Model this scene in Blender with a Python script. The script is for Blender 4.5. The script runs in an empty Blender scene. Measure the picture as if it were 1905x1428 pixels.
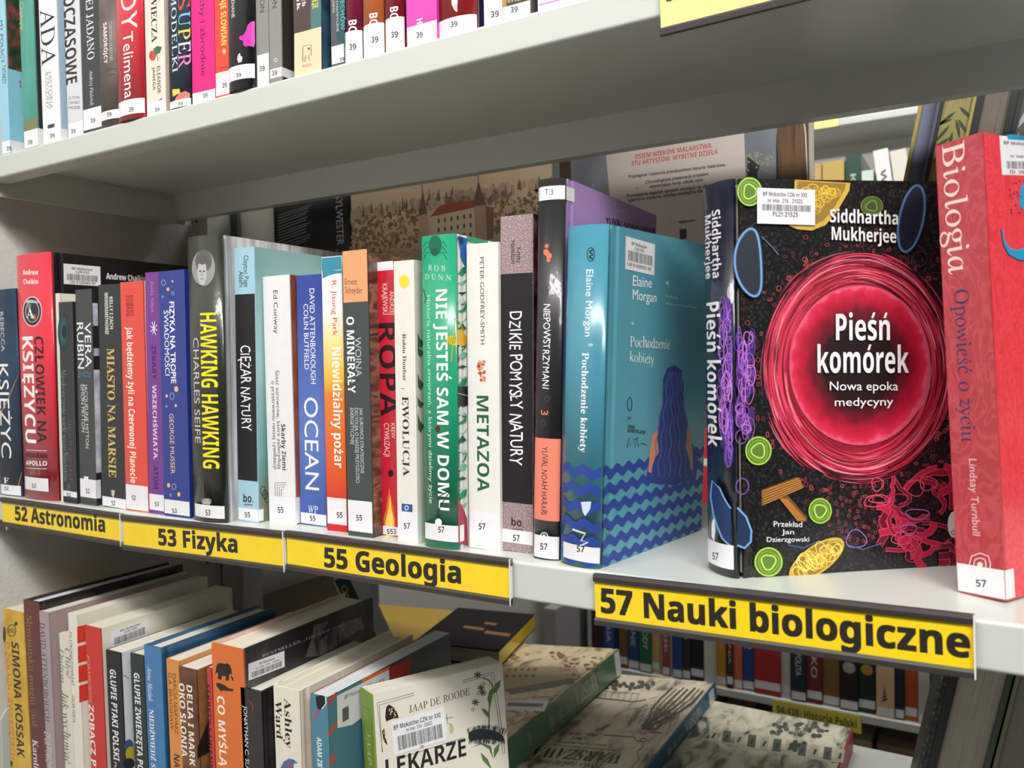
import bpy, bmesh, math, random
from mathutils import Matrix, Vector
random.seed(7)
R_ = math.radians
SC = bpy.context.scene
COL = SC.collection

# ------------------------------------------------------------ camera, world, lights, exposure
FPX, YAW, PITCH, ROLL = 1497.36, -0.52968, -0.029785, 0.020246
def cam_axes():
    cy, sy, cp, sp = math.cos(YAW), math.sin(YAW), math.cos(PITCH), math.sin(PITCH)
    f = Vector((sy*cp, cy*cp, sp)); r = Vector((cy, -sy, 0)); d = f.cross(r)
    cr, sr = math.cos(ROLL), math.sin(ROLL)
    return (cr*r+sr*d, -sr*r+cr*d, f)
CR, CD, CF = cam_axes()
DIST = 0.452; CH = 0.2915*DIST
CPOS = Vector((0, -DIST, CH))
cam = bpy.data.cameras.new('camera'); cam.sensor_width = 36; cam.lens = FPX/1905*36
cam.clip_start = .02; cam.clip_end = 50
cam.dof.use_dof = True; cam.dof.focus_distance = .62; cam.dof.aperture_fstop = 11
co = bpy.data.objects.new('camera', cam); COL.objects.link(co)
m = Matrix((CR, -CD, -CF)).transposed().to_4x4(); m.translation = CPOS; co.matrix_world = m
SC.camera = co
SC.view_settings.view_transform = 'Standard'; SC.view_settings.look = 'None'
SC.view_settings.gamma = 1; SC.view_settings.use_curve_mapping = False
SC.view_settings.exposure = 0.0
w = bpy.data.worlds.new('world'); SC.world = w; w.use_nodes = True
bg = w.node_tree.nodes['Background']; bg.inputs[0].default_value = (1, .985, .96, 1); bg.inputs[1].default_value = 0.07
def area(name, loc, size, power, rot=(0, 0, 0), col=(1, .985, .96)):
    l = bpy.data.lights.new(name, 'AREA'); l.shape = 'RECTANGLE'; l.size, l.size_y = size; l.energy = power; l.color = col
    o = bpy.data.objects.new(name, l); COL.objects.link(o); o.location = loc; o.rotation_euler = rot
    return o
area('ceiling_lamp', (.15, -1.15, 1.55), (2.8, .30), 66, (R_(30), 0, 0))
area('ceiling_lamp', (-.3, 1.0, 1.6), (2.2, .3), 30, (R_(8), 0, 0))
area('ceiling_lamp', (1.3, -1.3, 1.4), (1.2, .4), 26, (R_(35), 0, R_(45)))

# ------------------------------------------------------------ rays from measured points to places
def ray(px, py): return CR*((px-952.5)/FPX)+CD*((py-714)/FPX)+CF
def atz(px, py, z): d = ray(px, py); return CPOS+d*((z-CPOS.z)/d.z)
def aty(px, py, y): d = ray(px, py); return CPOS+d*((y-CPOS.y)/d.y)
CROPS = {'A': (0, 430, 2.505), 'B': (330, 400, 2.303), 'C': (680, 400, 2.197), 'D': (980, 300, 1.879), 'E': (1290, 300, 1.72),
         'F': (0, 0, 3.967), 'G': (400, 0, 3.4), 'H': (800, 0, 4.141), 'P': (0, 1000, 3.336), 'Q': (400, 1000, 3.336),
         'L': (0, 880, 3.402), 'K': (900, 980, 3.81), 'R': (880, 1050, 3.663), 'S': (1300, 1100, 3.149), 'X': (0, 0, 1),
         'T': (1000, 0, 2.105), 'U': (1000, 220, 3.81), 'V': (1640, 150, 6.8), 'W': (1640, 1220, 6.864), 'Y': (1100, 1150, 4.141),
         'Z': (480, 230, 3.284), 'O': (640, 1060, 5.149), 'I': (1450, 950, 2.987)}
def cx(c, x, y): a = CROPS[c]; return a[0]+x/a[2], a[1]+y/a[2]

# ------------------------------------------------------------ materials
def lin(c):
    r = []
    for v in c[:3]:
        v /= 255; r.append(v/12.92 if v <= .04045 else ((v+.055)/1.055)**2.4)
    return (*r, 1)
MATS = {}
def new_mat(name):
    m_ = bpy.data.materials.new(name); m_.use_nodes = True; nt = m_.node_tree
    return m_, nt, nt.nodes['Principled BSDF']
ROUGH = {'satin': .42, 'gloss': .25, 'foil': .34, 'matte': .7, 'ink': .45, 'metal': .33, 'mirror': .1}
def dress(nt, b, kind):
    b.inputs['Roughness'].default_value = ROUGH.get(kind, .45)
    b.inputs['Specular IOR Level'].default_value = .5 if kind != 'matte' else .25
    if kind in ('foil',):
        b.inputs['Coat Weight'].default_value = .6; b.inputs['Coat Roughness'].default_value = .08
        tc = nt.nodes.new('ShaderNodeTexCoord'); mp = nt.nodes.new('ShaderNodeMapping'); mp.inputs['Scale'].default_value = (1, 1, .35)
        n = nt.nodes.new('ShaderNodeTexNoise'); n.inputs['Scale'].default_value = 160; n.inputs['Detail'].default_value = 3
        bp = nt.nodes.new('ShaderNodeBump'); bp.inputs['Strength'].default_value = .5; bp.inputs['Distance'].default_value = .0016
        nt.links.new(tc.outputs['Object'], mp.inputs[0]); nt.links.new(mp.outputs[0], n.inputs[0]); nt.links.new(n.outputs[0], bp.inputs['Height'])
        nt.links.new(bp.outputs[0], b.inputs['Coat Normal'])
    if kind == 'gloss':
        b.inputs['Coat Weight'].default_value = .3; b.inputs['Coat Roughness'].default_value = .12
def M(c, kind='satin'):
    c = tuple(int(v) for v in c); k = (c, kind)
    if k not in MATS:
        m_, nt, b = new_mat('%s_%d_%d_%d' % (kind, *c)); b.inputs['Base Color'].default_value = lin(c); dress(nt, b, kind)
        if kind in ('satin', 'gloss', 'matte', 'foil') and len(MATS) < 400:      # faint unevenness of the printed sheet
            tc = nt.nodes.new('ShaderNodeTexCoord'); n = nt.nodes.new('ShaderNodeTexNoise'); n.inputs['Scale'].default_value = 90
            mx = nt.nodes.new('ShaderNodeMixRGB'); mx.blend_type = 'MULTIPLY'; mx.inputs[0].default_value = .10
            mx.inputs[1].default_value = lin(c)
            nt.links.new(tc.outputs['Object'], n.inputs[0]); nt.links.new(n.outputs[0], mx.inputs[2]); nt.links.new(mx.outputs[0], b.inputs['Base Color'])
        MATS[k] = m_
    return MATS[k]
def ramp_node(nt, stops):
    r = nt.nodes.new('ShaderNodeValToRGB'); e = r.color_ramp.elements
    while len(e) < len(stops): e.new(.5)
    for el, (p, c) in zip(e, stops): el.position = p; el.color = lin(c)
    return r
def MN(stops, scale=60, detail=4, stretch=(1, 1, 1), kind='satin', dist=0., rough=.55):
    k = ('noise', tuple(stops), scale, detail, stretch, kind, dist)
    if k not in MATS:
        m_, nt, b = new_mat('printed_picture_%d' % len(MATS)); dress(nt, b, kind)
        tc = nt.nodes.new('ShaderNodeTexCoord'); mp = nt.nodes.new('ShaderNodeMapping'); mp.inputs['Scale'].default_value = stretch
        n = nt.nodes.new('ShaderNodeTexNoise'); n.inputs['Scale'].default_value = scale; n.inputs['Detail'].default_value = detail
        n.inputs['Distortion'].default_value = dist; n.inputs['Roughness'].default_value = rough
        r = ramp_node(nt, stops)
        nt.links.new(tc.outputs['Object'], mp.inputs[0]); nt.links.new(mp.outputs[0], n.inputs[0])
        nt.links.new(n.outputs[0], r.inputs[0]); nt.links.new(r.outputs[0], b.inputs['Base Color']); MATS[k] = m_
    return MATS[k]
def MG(stops, axis, lo, hi, kind='satin', noise=.0):
    """printed colour blend, or painted shading, along one axis of the object (m)"""
    k = ('grad', tuple(stops), axis, lo, hi, kind)
    if k not in MATS:
        m_, nt, b = new_mat('print_or_shade_blend_%d' % len(MATS)); dress(nt, b, kind)
        tc = nt.nodes.new('ShaderNodeTexCoord'); sp = nt.nodes.new('ShaderNodeSeparateXYZ'); mr = nt.nodes.new('ShaderNodeMapRange')
        mr.inputs[1].default_value = lo; mr.inputs[2].default_value = hi
        r = ramp_node(nt, stops)
        nt.links.new(tc.outputs['Object'], sp.inputs[0])
        if noise:
            n = nt.nodes.new('ShaderNodeTexNoise'); n.inputs['Scale'].default_value = 45; n.inputs['Detail'].default_value = 5
            ma = nt.nodes.new('ShaderNodeMath'); ma.operation = 'MULTIPLY_ADD'; ma.inputs[1].default_value = noise
            nt.links.new(tc.outputs['Object'], n.inputs[0]); nt.links.new(n.outputs[0], ma.inputs[0]); nt.links.new(sp.outputs[axis], ma.inputs[2])
            nt.links.new(ma.outputs[0], mr.inputs[0])
        else: nt.links.new(sp.outputs[axis], mr.inputs[0])
        nt.links.new(mr.outputs[0], r.inputs[0]); nt.links.new(r.outputs[0], b.inputs['Base Color']); MATS[k] = m_
    return MATS[k]
def MRAD(stops, center, radii, kind='ink', wob=.15):
    """printed radial blend; centre and radii in the book's (x,y,z)"""
    m_, nt, b = new_mat('printed_disc_%d' % len(MATS)); dress(nt, b, kind)
    tc = nt.nodes.new('ShaderNodeTexCoord'); s = nt.nodes.new('ShaderNodeVectorMath'); s.operation = 'SUBTRACT'; s.inputs[1].default_value = center
    d = nt.nodes.new('ShaderNodeVectorMath'); d.operation = 'DIVIDE'; d.inputs[1].default_value = radii
    l = nt.nodes.new('ShaderNodeVectorMath'); l.operation = 'LENGTH'
    n = nt.nodes.new('ShaderNodeTexNoise'); n.inputs['Scale'].default_value = 130; n.inputs['Detail'].default_value = 5
    ma = nt.nodes.new('ShaderNodeMath'); ma.operation = 'MULTIPLY_ADD'; ma.inputs[1].default_value = wob
    su = nt.nodes.new('ShaderNodeMath'); su.operation = 'SUBTRACT'; su.inputs[1].default_value = wob/2
    r = ramp_node(nt, stops)
    nt.links.new(tc.outputs['Object'], s.inputs[0]); nt.links.new(s.outputs[0], d.inputs[0]); nt.links.new(d.outputs[0], l.inputs[0])
    nt.links.new(tc.outputs['Object'], n.inputs[0]); nt.links.new(n.outputs[0], ma.inputs[0]); nt.links.new(l.outputs['Value'], ma.inputs[2])
    nt.links.new(ma.outputs[0], su.inputs[0]); nt.links.new(su.outputs[0], r.inputs[0]); nt.links.new(r.outputs[0], b.inputs['Base Color'])
    MATS[('rad', len(MATS))] = m_; return m_
def MP(c, axis=0, n=900):
    """page block: fine leaves across the thickness"""
    k = ('pages', c, axis, n)
    if k not in MATS:
        m_, nt, b = new_mat('paper_leaves_%d' % len(MATS)); b.inputs['Roughness'].default_value = .85; b.inputs['Specular IOR Level'].default_value = .15
        tc = nt.nodes.new('ShaderNodeTexCoord'); mp = nt.nodes.new('ShaderNodeMapping')
        s = [6, 6, 6]; s[axis] = n; mp.inputs['Scale'].default_value = s
        nz = nt.nodes.new('ShaderNodeTexNoise'); nz.inputs['Scale'].default_value = 1; nz.inputs['Detail'].default_value = 3
        d = tuple(v*.80 for v in c); r = ramp_node(nt, [(.3, d), (.62, c)])
        bp = nt.nodes.new('ShaderNodeBump'); bp.inputs['Strength'].default_value = .3; bp.inputs['Distance'].default_value = .0004
        nt.links.new(tc.outputs['Object'], mp.inputs[0]); nt.links.new(mp.outputs[0], nz.inputs[0]); nt.links.new(nz.outputs[0], r.inputs[0])
        nt.links.new(r.outputs[0], b.inputs['Base Color']); nt.links.new(nz.outputs[0], bp.inputs['Height']); nt.links.new(bp.outputs[0], b.inputs['Normal'])
        MATS[k] = m_
    return MATS[k]
def as_mat(c, kind='ink'):
    return c if isinstance(c, bpy.types.Material) else M(c, kind)
def metal(c, name, bump=.03):
    m_, nt, b = new_mat(name); b.inputs['Base Color'].default_value = lin(c); b.inputs['Roughness'].default_value = .28
    n = nt.nodes.new('ShaderNodeTexNoise'); n.inputs['Scale'].default_value = 700; bp = nt.nodes.new('ShaderNodeBump')
    tc = nt.nodes.new('ShaderNodeTexCoord'); bp.inputs['Strength'].default_value = bump; bp.inputs['Distance'].default_value = .0005
    nt.links.new(tc.outputs['Object'], n.inputs[0]); nt.links.new(n.outputs[0], bp.inputs['Height']); nt.links.new(bp.outputs[0], b.inputs['Normal'])
    return m_
SHELF = metal((198, 202, 195), 'powder_coated_steel')
POST = metal((170, 170, 166), 'grey_steel')
def plaster(c, name):
    m_, nt, b = new_mat(name); b.inputs['Base Color'].default_value = lin(c); b.inputs['Roughness'].default_value = .9
    n = nt.nodes.new('ShaderNodeTexNoise'); n.inputs['Scale'].default_value = 220; n.inputs['Detail'].default_value = 4
    bp = nt.nodes.new('ShaderNodeBump'); bp.inputs['Strength'].default_value = .25; bp.inputs['Distance'].default_value = .002
    tc = nt.nodes.new('ShaderNodeTexCoord')
    nt.links.new(tc.outputs['Object'], n.inputs[0]); nt.links.new(n.outputs[0], bp.inputs['Height']); nt.links.new(bp.outputs[0], b.inputs['Normal'])
    return m_

# ------------------------------------------------------------ objects
def link(name, me, parent=None):
    o = bpy.data.objects.new(name, me); COL.objects.link(o)
    if parent is not None: o.parent = parent
    return o
def tag(o, label=None, cat=None, group=None, kind=None):
    if label: o['label'] = label
    if cat: o['category'] = cat
    if group: o['group'] = group
    if kind: o['kind'] = kind
    return o
def mesh(name, verts, faces, mat, parent=None, bevel=0, smooth=False):
    me = bpy.data.meshes.new(name); me.from_pydata([tuple(v) for v in verts], [], faces); me.materials.append(mat)
    if bevel:
        bm = bmesh.new(); bm.from_mesh(me)
        bmesh.ops.bevel(bm, geom=[e for e in bm.edges], offset=bevel, segments=2, affect='EDGES', clamp_overlap=True)
        bm.to_mesh(me); bm.free()
    if smooth:
        for p in me.polygons: p.use_smooth = True
    me.update()
    return link(name, me, parent)
BOXF = [(0, 3, 2, 1), (4, 5, 6, 7), (0, 1, 5, 4), (1, 2, 6, 5), (2, 3, 7, 6), (3, 0, 4, 7)]
def boxv(a, b):
    return [(a[0], a[1], a[2]), (b[0], a[1], a[2]), (b[0], b[1], a[2]), (a[0], b[1], a[2]),
            (a[0], a[1], b[2]), (b[0], a[1], b[2]), (b[0], b[1], b[2]), (a[0], b[1], b[2])]
def box(name, a, b, mat, parent=None, bevel=0): return mesh(name, boxv(a, b), BOXF, mat, parent, bevel)
def extrude(name, prof, h0, h1, mat, parent=None, axis='z', smooth=False):
    """closed 2D outline swept along an axis; capped"""
    n = len(prof); vs = []
    for h in (h0, h1):
        for a, b in prof: vs.append((a, b, h) if axis == 'z' else (h, a, b))
    fs = [(i, (i+1) % n, n+(i+1) % n, n+i) for i in range(n)]
    fs += [tuple(range(n-1, -1, -1)), tuple(range(n, 2*n))]
    me = bpy.data.meshes.new(name); me.from_pydata(vs, [], fs); me.materials.append(mat)
    bm = bmesh.new(); bm.from_mesh(me); bmesh.ops.recalc_face_normals(bm, faces=bm.faces)
    bmesh.ops.triangulate(bm, faces=[f for f in bm.faces if len(f.verts) > 4]); bm.to_mesh(me); bm.free()
    if smooth:
        for p in me.polygons: p.use_smooth = abs(p.normal.z if axis == 'z' else p.normal.x) < .5
    return link(name, me, parent)

# ------------------------------------------------------------ lettering from the built-in font
BASE = {'ą': ('a', 'o'), 'ę': ('e', 'o'), 'ć': ('c', 'a'), 'ń': ('n', 'a'), 'ó': ('o', 'a'), 'ś': ('s', 'a'), 'ź': ('z', 'a'), 'ż': ('z', 'd'), 'ł': ('l', 's'), 'é': ('e', 'a')}
BASE.update({k.upper(): (v[0].upper(), v[1]) for k, v in list(BASE.items())})
OFFS = {'sansb': (0x1D5D4, 0x1D5EE, 0x1D7EC), 'serifb': (0x1D400, 0x1D41A, 0x1D7CE), 'ital': (0x1D434, 0x1D44E, None), 'serif': (0x1D434, 0x1D44E, None)}
def styled(ch, st):
    if st in OFFS:
        a, b, d = OFFS[st]
        if 'A' <= ch <= 'Z': return chr(a+ord(ch)-65)
        if 'a' <= ch <= 'z':
            if st in ('ital', 'serif') and ch == 'h': return '\u210E'
            return chr(b+ord(ch)-97)
        if '0' <= ch <= '9' and d: return chr(d+ord(ch)-48)
    return ch
CHARSETS = {'sans': "*,-.:()0123456789\u201eABCDEFGHIJKLMNOPQRSTUVWXYZabcdefghijklmnopqrstuvwxyz",
            'sansb': "(),-.:0123456789ABCDEFGHIJKLMNOPRSTUWXYZabcdeghijklmnoprstuwyz",
            'serifb': "-01589ACDEFIJKLMNOPRSTUWZabcdehiklnorstuyz",
            'ital': "-\u201eABCDEFGHIJKLMNOPRSTUVWYZabcdeghijklmnoprstuwyz"}
GL = {}; USED = set()
def typeset():
    """one evaluation per style: every character on a line of its own, then again followed by a bar to get its advance"""
    fc = bpy.data.curves.new('type', 'FONT'); fc.size = 1; fc.resolution_u = 3; fc.space_line = 4
    fo = bpy.data.objects.new('type', fc); ts = bpy.data.scenes.new('type_setting'); ts.collection.objects.link(fo)
    cap = None
    for st in ('sans', 'sansb', 'serifb', 'ital'):
        CHARS = CHARSETS[st]
        rows = ['H', 'H']+[styled(c, st) for c in CHARS]+[styled(c, st)+'|' for c in CHARS]+['|']
        fc.body = '\n'.join(rows); ts.view_layers[0].update(); e = fo.evaluated_get(ts.view_layers[0].depsgraph); me = e.to_mesh()
        V = [(p.co.x, p.co.y) for p in me.vertices]; F = [tuple(p.vertices) for p in me.polygons]; e.to_mesh_clear()
        row = [int(round((.35-y)/4)) for x, y in V]; n = len(rows); vi = [[] for _ in rows]; idx = [0]*len(V)
        for i, r in enumerate(row): idx[i] = len(vi[r]); vi[r].append((V[i][0], V[i][1]+4*r))
        fi = [[] for _ in rows]
        for f in F: fi[row[f[0]]].append(tuple(idx[q] for q in f))
        if cap is None: cap = max(y for x, y in vi[0])
        bar = max(x for x, y in vi[-1]); m_ = len(CHARS)
        for i, c in enumerate(CHARS): GL[(c, st)] = (vi[2+i], fi[2+i], max(x for x, y in vi[2+m_+i])-bar)
    for c in CHARSETS['ital']:
        v, f, a_ = GL[(c, 'ital')]
        if c.isalpha(): v = [(x-y*.27, y) for x, y in v]
        GL[(c, 'serif')] = (v, f, a_)
    bpy.data.objects.remove(fo); bpy.data.curves.remove(fc); bpy.data.scenes.remove(ts)
    return cap
CAP = typeset()
def glyph(ch, st):
    k = (ch, st)
    if k in GL: return GL[k]
    if ch == ' ': GL[k] = ([], [], .28); return GL[k]
    base, acc = BASE.get(ch, (ch, None))
    v, f, adv = GL[(base, st)] if (base, st) in GL else GL[(base, 'sans')]
    if acc and v:
        x0, x1 = min(x for x, y in v), max(x for x, y in v); y0, y1 = min(y for x, y in v), max(y for x, y in v)
        xc = (x0+x1)/2; n = len(v); t = .085 if st in ('sansb', 'serifb') else .05
        if acc == 'a': q = [(xc-.05, y1+.05), (xc-.05+t*1.3, y1+.05), (xc+.06+t, y1+.2), (xc+.04, y1+.2)]
        elif acc == 'd': q = [(xc-t*.7, y1+.06), (xc+t*.7, y1+.06), (xc+t*.7, y1+.06+t*1.4), (xc-t*.7, y1+.06+t*1.4)]
        elif acc == 'o': q = [(x1-.2, 0), (x1-.08, 0), (x1-.1, -.1), (x1-.02, -.17), (x1-.08, -.2), (x1-.19, -.14)]
        else: q = [(x0-.06, y1*.36), (x0+.24, y1*.56), (x0+.24, y1*.56+t), (x0-.06, y1*.36+t)]
        v = list(v)+q; f = list(f)+[tuple(range(n, n+len(q)))]
    GL[k] = (v, f, adv); return GL[k]
def string(text, st='sans'):
    """verts (x from 0, cap height 1), faces, width"""
    hand = st == 'hand'; st2 = 'sans' if hand else st
    V, F, x = [], [], 0; rnd = random.Random(len(text)*13+ord(text[0]))
    for i, ch in enumerate(text):
        v, f, a = glyph(ch, st2); n = len(V)
        if hand:
            an = rnd.uniform(-.1, .1); s = rnd.uniform(.92, 1.1); ca, sa = math.cos(an)*s, math.sin(an)*s
            V += [(x+px*ca-py*sa, px*sa+py*ca) for px, py in v]
        else: V += [(x+px, py) for px, py in v]
        F += [tuple(n+q for q in t) for t in f]; x += a
    if not V: return [], [], 1
    x0, x1 = min(p[0] for p in V), max(p[0] for p in V)
    return [((px-x0)/(x1-x0), py/CAP) for px, py in V], F, x1-x0

# ------------------------------------------------------------ things with printed faces
class Face3:
    """base: a root with faces S (front, u=x v=z) and F (right side x=T, u=y v=z); print is collected, then built as sub-parts"""
    def __init__(s, root, T, bulge=0, bulge_f=None):
        s.root, s.T, s.bulge, s.chord = root, T, bulge, None; s.acc = {}; s.order = []; s.lay = 1; s.parts = {}; s.fc = {}; s.mic = 0
        s.chord = [(u, s.bul(u)) for u in s.nodes()] if bulge else None; s.mw = s.matrix; s.inv = s.mw.inverted()
    def bul(s, u):
        if not s.bulge: return 0
        if s.chord:
            N = s.chord; i = min(len(N)-2, max(0, int(math.acos(max(-1, min(1, 1-2*u/s.T)))/math.pi*18+1e-9))); a, b_ = N[i], N[i+1]
            k = (u-a[0])/(b_[0]-a[0]); return a[1]+(b_[1]-a[1])*max(0, min(1, k))
        t = max(-1, min(1, 2*u/s.T-1)); return s.bulge*math.sqrt(max(0, 1-t*t*.96))
    def p3(s, face, u, v, off):
        if face == 'S': return (u, -s.bul(u)-off, v)
        return (s.T+off, u, v)
    def loc(s, face, c, x, y):
        px, py = cx(c, x, y); o = s.inv @ CPOS; d = (s.inv.to_3x3() @ ray(px, py))
        if face == 'S':
            if s.bulge:                                   # where the ray meets the rounded spine
                best = None; pd = None; n = 36
                for i in range(n+1):
                    u = s.T*i/n; t = (-s.bul(u)-o.y)/d.y; df = o.x+d.x*t-u
                    if pd is not None and pd*df <= 0:
                        k = pd/(pd-df) if pd != df else 0; uu = s.T*(i-1+k)/n; tt = (-s.bul(uu)-o.y)/d.y
                        if best is None or tt < best[0]: best = (tt, uu)
                    pd = df
                if best: return best[1], o.z+d.z*best[0]
                t = (-s.bulge*.3-o.y)/d.y; q = o+d*t; return min(s.T, max(0, q.x)), q.z
            t = (-o.y)/d.y; q = o+d*t; return q.x, q.z
        t = (s.T-o.x)/d.x; q = o+d*t; return q.y, q.z
    def put(s, face, vs, fs, col, name='lettering', parent=None, step=True):
        mat = as_mat(col); k = (name, mat.name, parent or face, face)
        if k not in s.acc: s.acc[k] = ([], [], mat); s.order.append(k)
        V, F, _ = s.acc[k]; n = len(V); off = .00006+s.lay*.0000035
        off += (s.mic % 37)*.0000006; V += [(u, v, off) for u, v in vs]; F += [tuple(n+i for i in f) for f in fs]
        s.fc[k] = face
        if step:
            if s.mic: s.lay += 6; s.mic = 0
            s.lay += 1
        else: s.mic += 1
    def grid(s, face, u0, u1, v0, v1, col, name='colour_block', parent=None, n=None):
        n = 1
        vs, fs = [], []
        for i in range(n+1):
            u = u0+(u1-u0)*i/n; vs += [(u, v0), (u, v1)]
        for i in range(n): fs.append((2*i, 2*i+2, 2*i+3, 2*i+1))
        s.put(face, vs, fs, col, name, parent)
    def text(s, face, O, E, N, t, col, st='sans', name='lettering', parent=None, bold=0):
        V, F, w = string(t, st); USED.update((BASE.get(c, (c,))[0], st) for c in t)
        V2 = [(O[0]+E[0]*x+N[0]*y, O[1]+E[1]*x+N[1]*y) for x, y in V]; V, F1 = list(V2), list(F)
        if bold:                                          # heavier weight: the same shape set down again a little off
            q = bold*math.hypot(*N); n = len(V2)
            for dx, dy in ((q, q), (q, -q), (-q, q), (-q, -q)): s.put(face, [(a+dx, b_+dy) for a, b_ in V2], F, col, name, parent)
        s.put(face, V, F1, col, name, parent)
    # --- placed by measured points
    def down(s, c, xl, yt, xr, yb, t, col, st='sans', face='S', **k):
        xm, ym = (xl+xr)/2, (yt+yb)/2
        u0 = s.loc(face, c, xl, ym)[0]; u1 = s.loc(face, c, xr, ym)[0]; v1 = s.loc(face, c, xm, yt)[1]; v0 = s.loc(face, c, xm, yb)[1]
        s.text(face, (u0, v1), (0, v0-v1), (u1-u0, 0), t, col, st, **k)
    def across(s, face, c, x0, y0, x1, y1, h, t, col, st='sans', **k):
        a = s.loc(face, c, x0, y0); b = s.loc(face, c, x1, y1); q = s.loc(face, c, x0, y0-h)
        s.text(face, a, (b[0]-a[0], b[1]-a[1]), (0, q[1]-a[1]), t, col, st, **k)
    def mid(s, c, y):
        q = CPOS; P = s.mw @ Vector((s.T/2, -s.bulge*.8, s.H/2)) - q; a = CROPS[c]
        P2 = s.mw @ Vector((s.T/2, -s.bulge*.8, 0)) - q
        f = lambda p: (952.5+FPX*p.dot(CR)/p.dot(CF), 714+FPX*p.dot(CD)/p.dot(CF))
        (xa, ya), (xb, yb) = f(P), f(P2); py = a[1]+y/a[2]; px = xa+(xb-xa)*(py-ya)/(yb-ya)
        return (px-a[0])*a[2]
    def rect(s, face, c, x0, y0, x1, y1, col, name='colour_block', parent=None, full=False):
        ym, xm = (y0+y1)/2, (x0+x1)/2
        if face == 'S' and (full or x1 > 5000): xm = s.mid(c, ym)
        u0 = s.loc(face, c, x0, ym)[0]; u1 = s.loc(face, c, x1, ym)[0]; v1 = s.loc(face, c, xm, y0)[1]; v0 = s.loc(face, c, xm, y1)[1]
        if full: u0, u1 = 0.0002, s.T-.0002
        if face == 'S': u0 = max(u0, .0002); u1 = min(u1, s.T-.0002)
        v0 = max(v0, .0002)
        s.grid(face, u0, u1, v0, v1, col, name, parent)
    def poly(s, face, c, pts, col, name='illustration', step=True):
        vs = [s.loc(face, c, *p) for p in pts]; s.put(face, vs, [tuple(range(len(vs)))], col, name, step=step)
    def ell(s, face, c, x, y, rx, ry, col, name='illustration', n=28, rot=0, step=True):
        ca, sa = math.cos(rot), math.sin(rot); pts = []
        for i in range(n):
            a = 2*math.pi*i/n; dx, dy = rx*math.cos(a), ry*math.sin(a); pts.append((x+dx*ca-dy*sa, y+dx*sa+dy*ca))
        s.poly(face, c, pts, col, name, step)
    def line(s, face, c, pts, w_, col, name='illustration', closed=False, step=True, taper=False):
        P = [Vector(p) for p in pts]; n = len(P); L = []
        for i, p in enumerate(P):
            a = P[(i-1) % n] if (closed or i) else P[i]; b = P[(i+1) % n] if (closed or i < n-1) else P[i]
            d = (b-a); d = d.normalized() if d.length else Vector((1, 0)); q = Vector((-d.y, d.x))
            ww = w_/2*((1-abs(2*i/(n-1)-1)**2)*.9+.1 if taper else 1); L.append((p+q*ww, p-q*ww))
        vs = [];
        for a, b in L: vs += [s.loc(face, c, *a), s.loc(face, c, *b)]
        m_ = n if closed else n-1
        fs = [(2*i, 2*((i+1) % n), 2*((i+1) % n)+1, 2*i+1) for i in range(m_)]
        s.put(face, vs, fs, col, name, step=step)
    def ring(s, face, c, x, y, rx, ry, w_, col, name='illustration', n=28, rot=0, a0=0, a1=None, wob=0, step=True):
        ca, sa = math.cos(rot), math.sin(rot); pts = []; full = a1 is None
        a1_ = a0+2*math.pi if full else a1; ph = random.random()*6
        for i in range(n if full else n+1):
            a = a0+(a1_-a0)*i/n; k = 1+wob*math.sin(a*3+ph); dx, dy = rx*k*math.cos(a), ry*k*math.sin(a); pts.append((x+dx*ca-dy*sa, y+dx*sa+dy*ca))
        s.line(face, c, pts, w_, col, name, closed=full, step=step, taper=not full)
    def sticker(s, c, x0, y0, x1, y1, num, n0, n1, n2, n3, wrap=None, tilt=0):
        W_ = M((240, 240, 243), 'gloss')
        s.rect('S', c, x0, y0, x1 if wrap is None else 9999, y1, W_, 'spine_sticker', 'root')
        if wrap is not None:
            u1 = s.loc('F', c, wrap, (y0+y1)/2)[0]; xm = s.mid(c, (y0+y1)/2)
            v1 = s.loc('S', c, xm, y0)[1]; v0 = max(.0002, s.loc('S', c, xm, y1)[1]); s.grid('F', 0, max(.002, u1), v0, v1, W_, 'spine_sticker', 'root')
        if num: s.across('S', c, n0, n3, n2, n3+tilt, n3-n1, num, (22, 22, 26), 'sansb', name='sticker_number', parent='spine_sticker')
    def barcode(s, face, c, tl, tr, bl, lines, bars=(.35, .75), dense=46):
        A = Vector(s.loc(face, c, *tl)); B = Vector(s.loc(face, c, *tr)); Q = Vector(s.loc(face, c, *bl)); ex, ey = B-A, Q-A
        f = lambda x, y: tuple(A+ex*x+ey*y)
        s.put(face, [f(0, 0), f(1, 0), f(1, 1), f(0, 1)], [(0, 1, 2, 3)], M((238, 238, 240), 'gloss'), 'barcode_sticker', 'root')
        vs, fs, x = [], [], .08; rnd = random.Random(3)
        while x < .92:
            w_ = rnd.choice((.006, .009, .014)); n = len(vs); vs += [f(x, bars[0]), f(x+w_, bars[0]), f(x+w_, bars[1]), f(x, bars[1])]; fs.append((n, n+1, n+2, n+3)); x += w_+rnd.choice((.006, .009, .013))
        s.put(face, vs, fs, (40, 40, 44), 'barcode_bars', 'barcode_sticker')
        for (t, x0, x1, yb, h) in lines:
            s.text(face, f(x0, yb), tuple(ex*(x1-x0)), tuple(-ey*h), t, (40, 40, 44), 'sansb', name='sticker_text', parent='barcode_sticker')
    def nodes(s): return [s.T*(1-math.cos(math.pi*i/18))/2 for i in range(19)]
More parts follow.
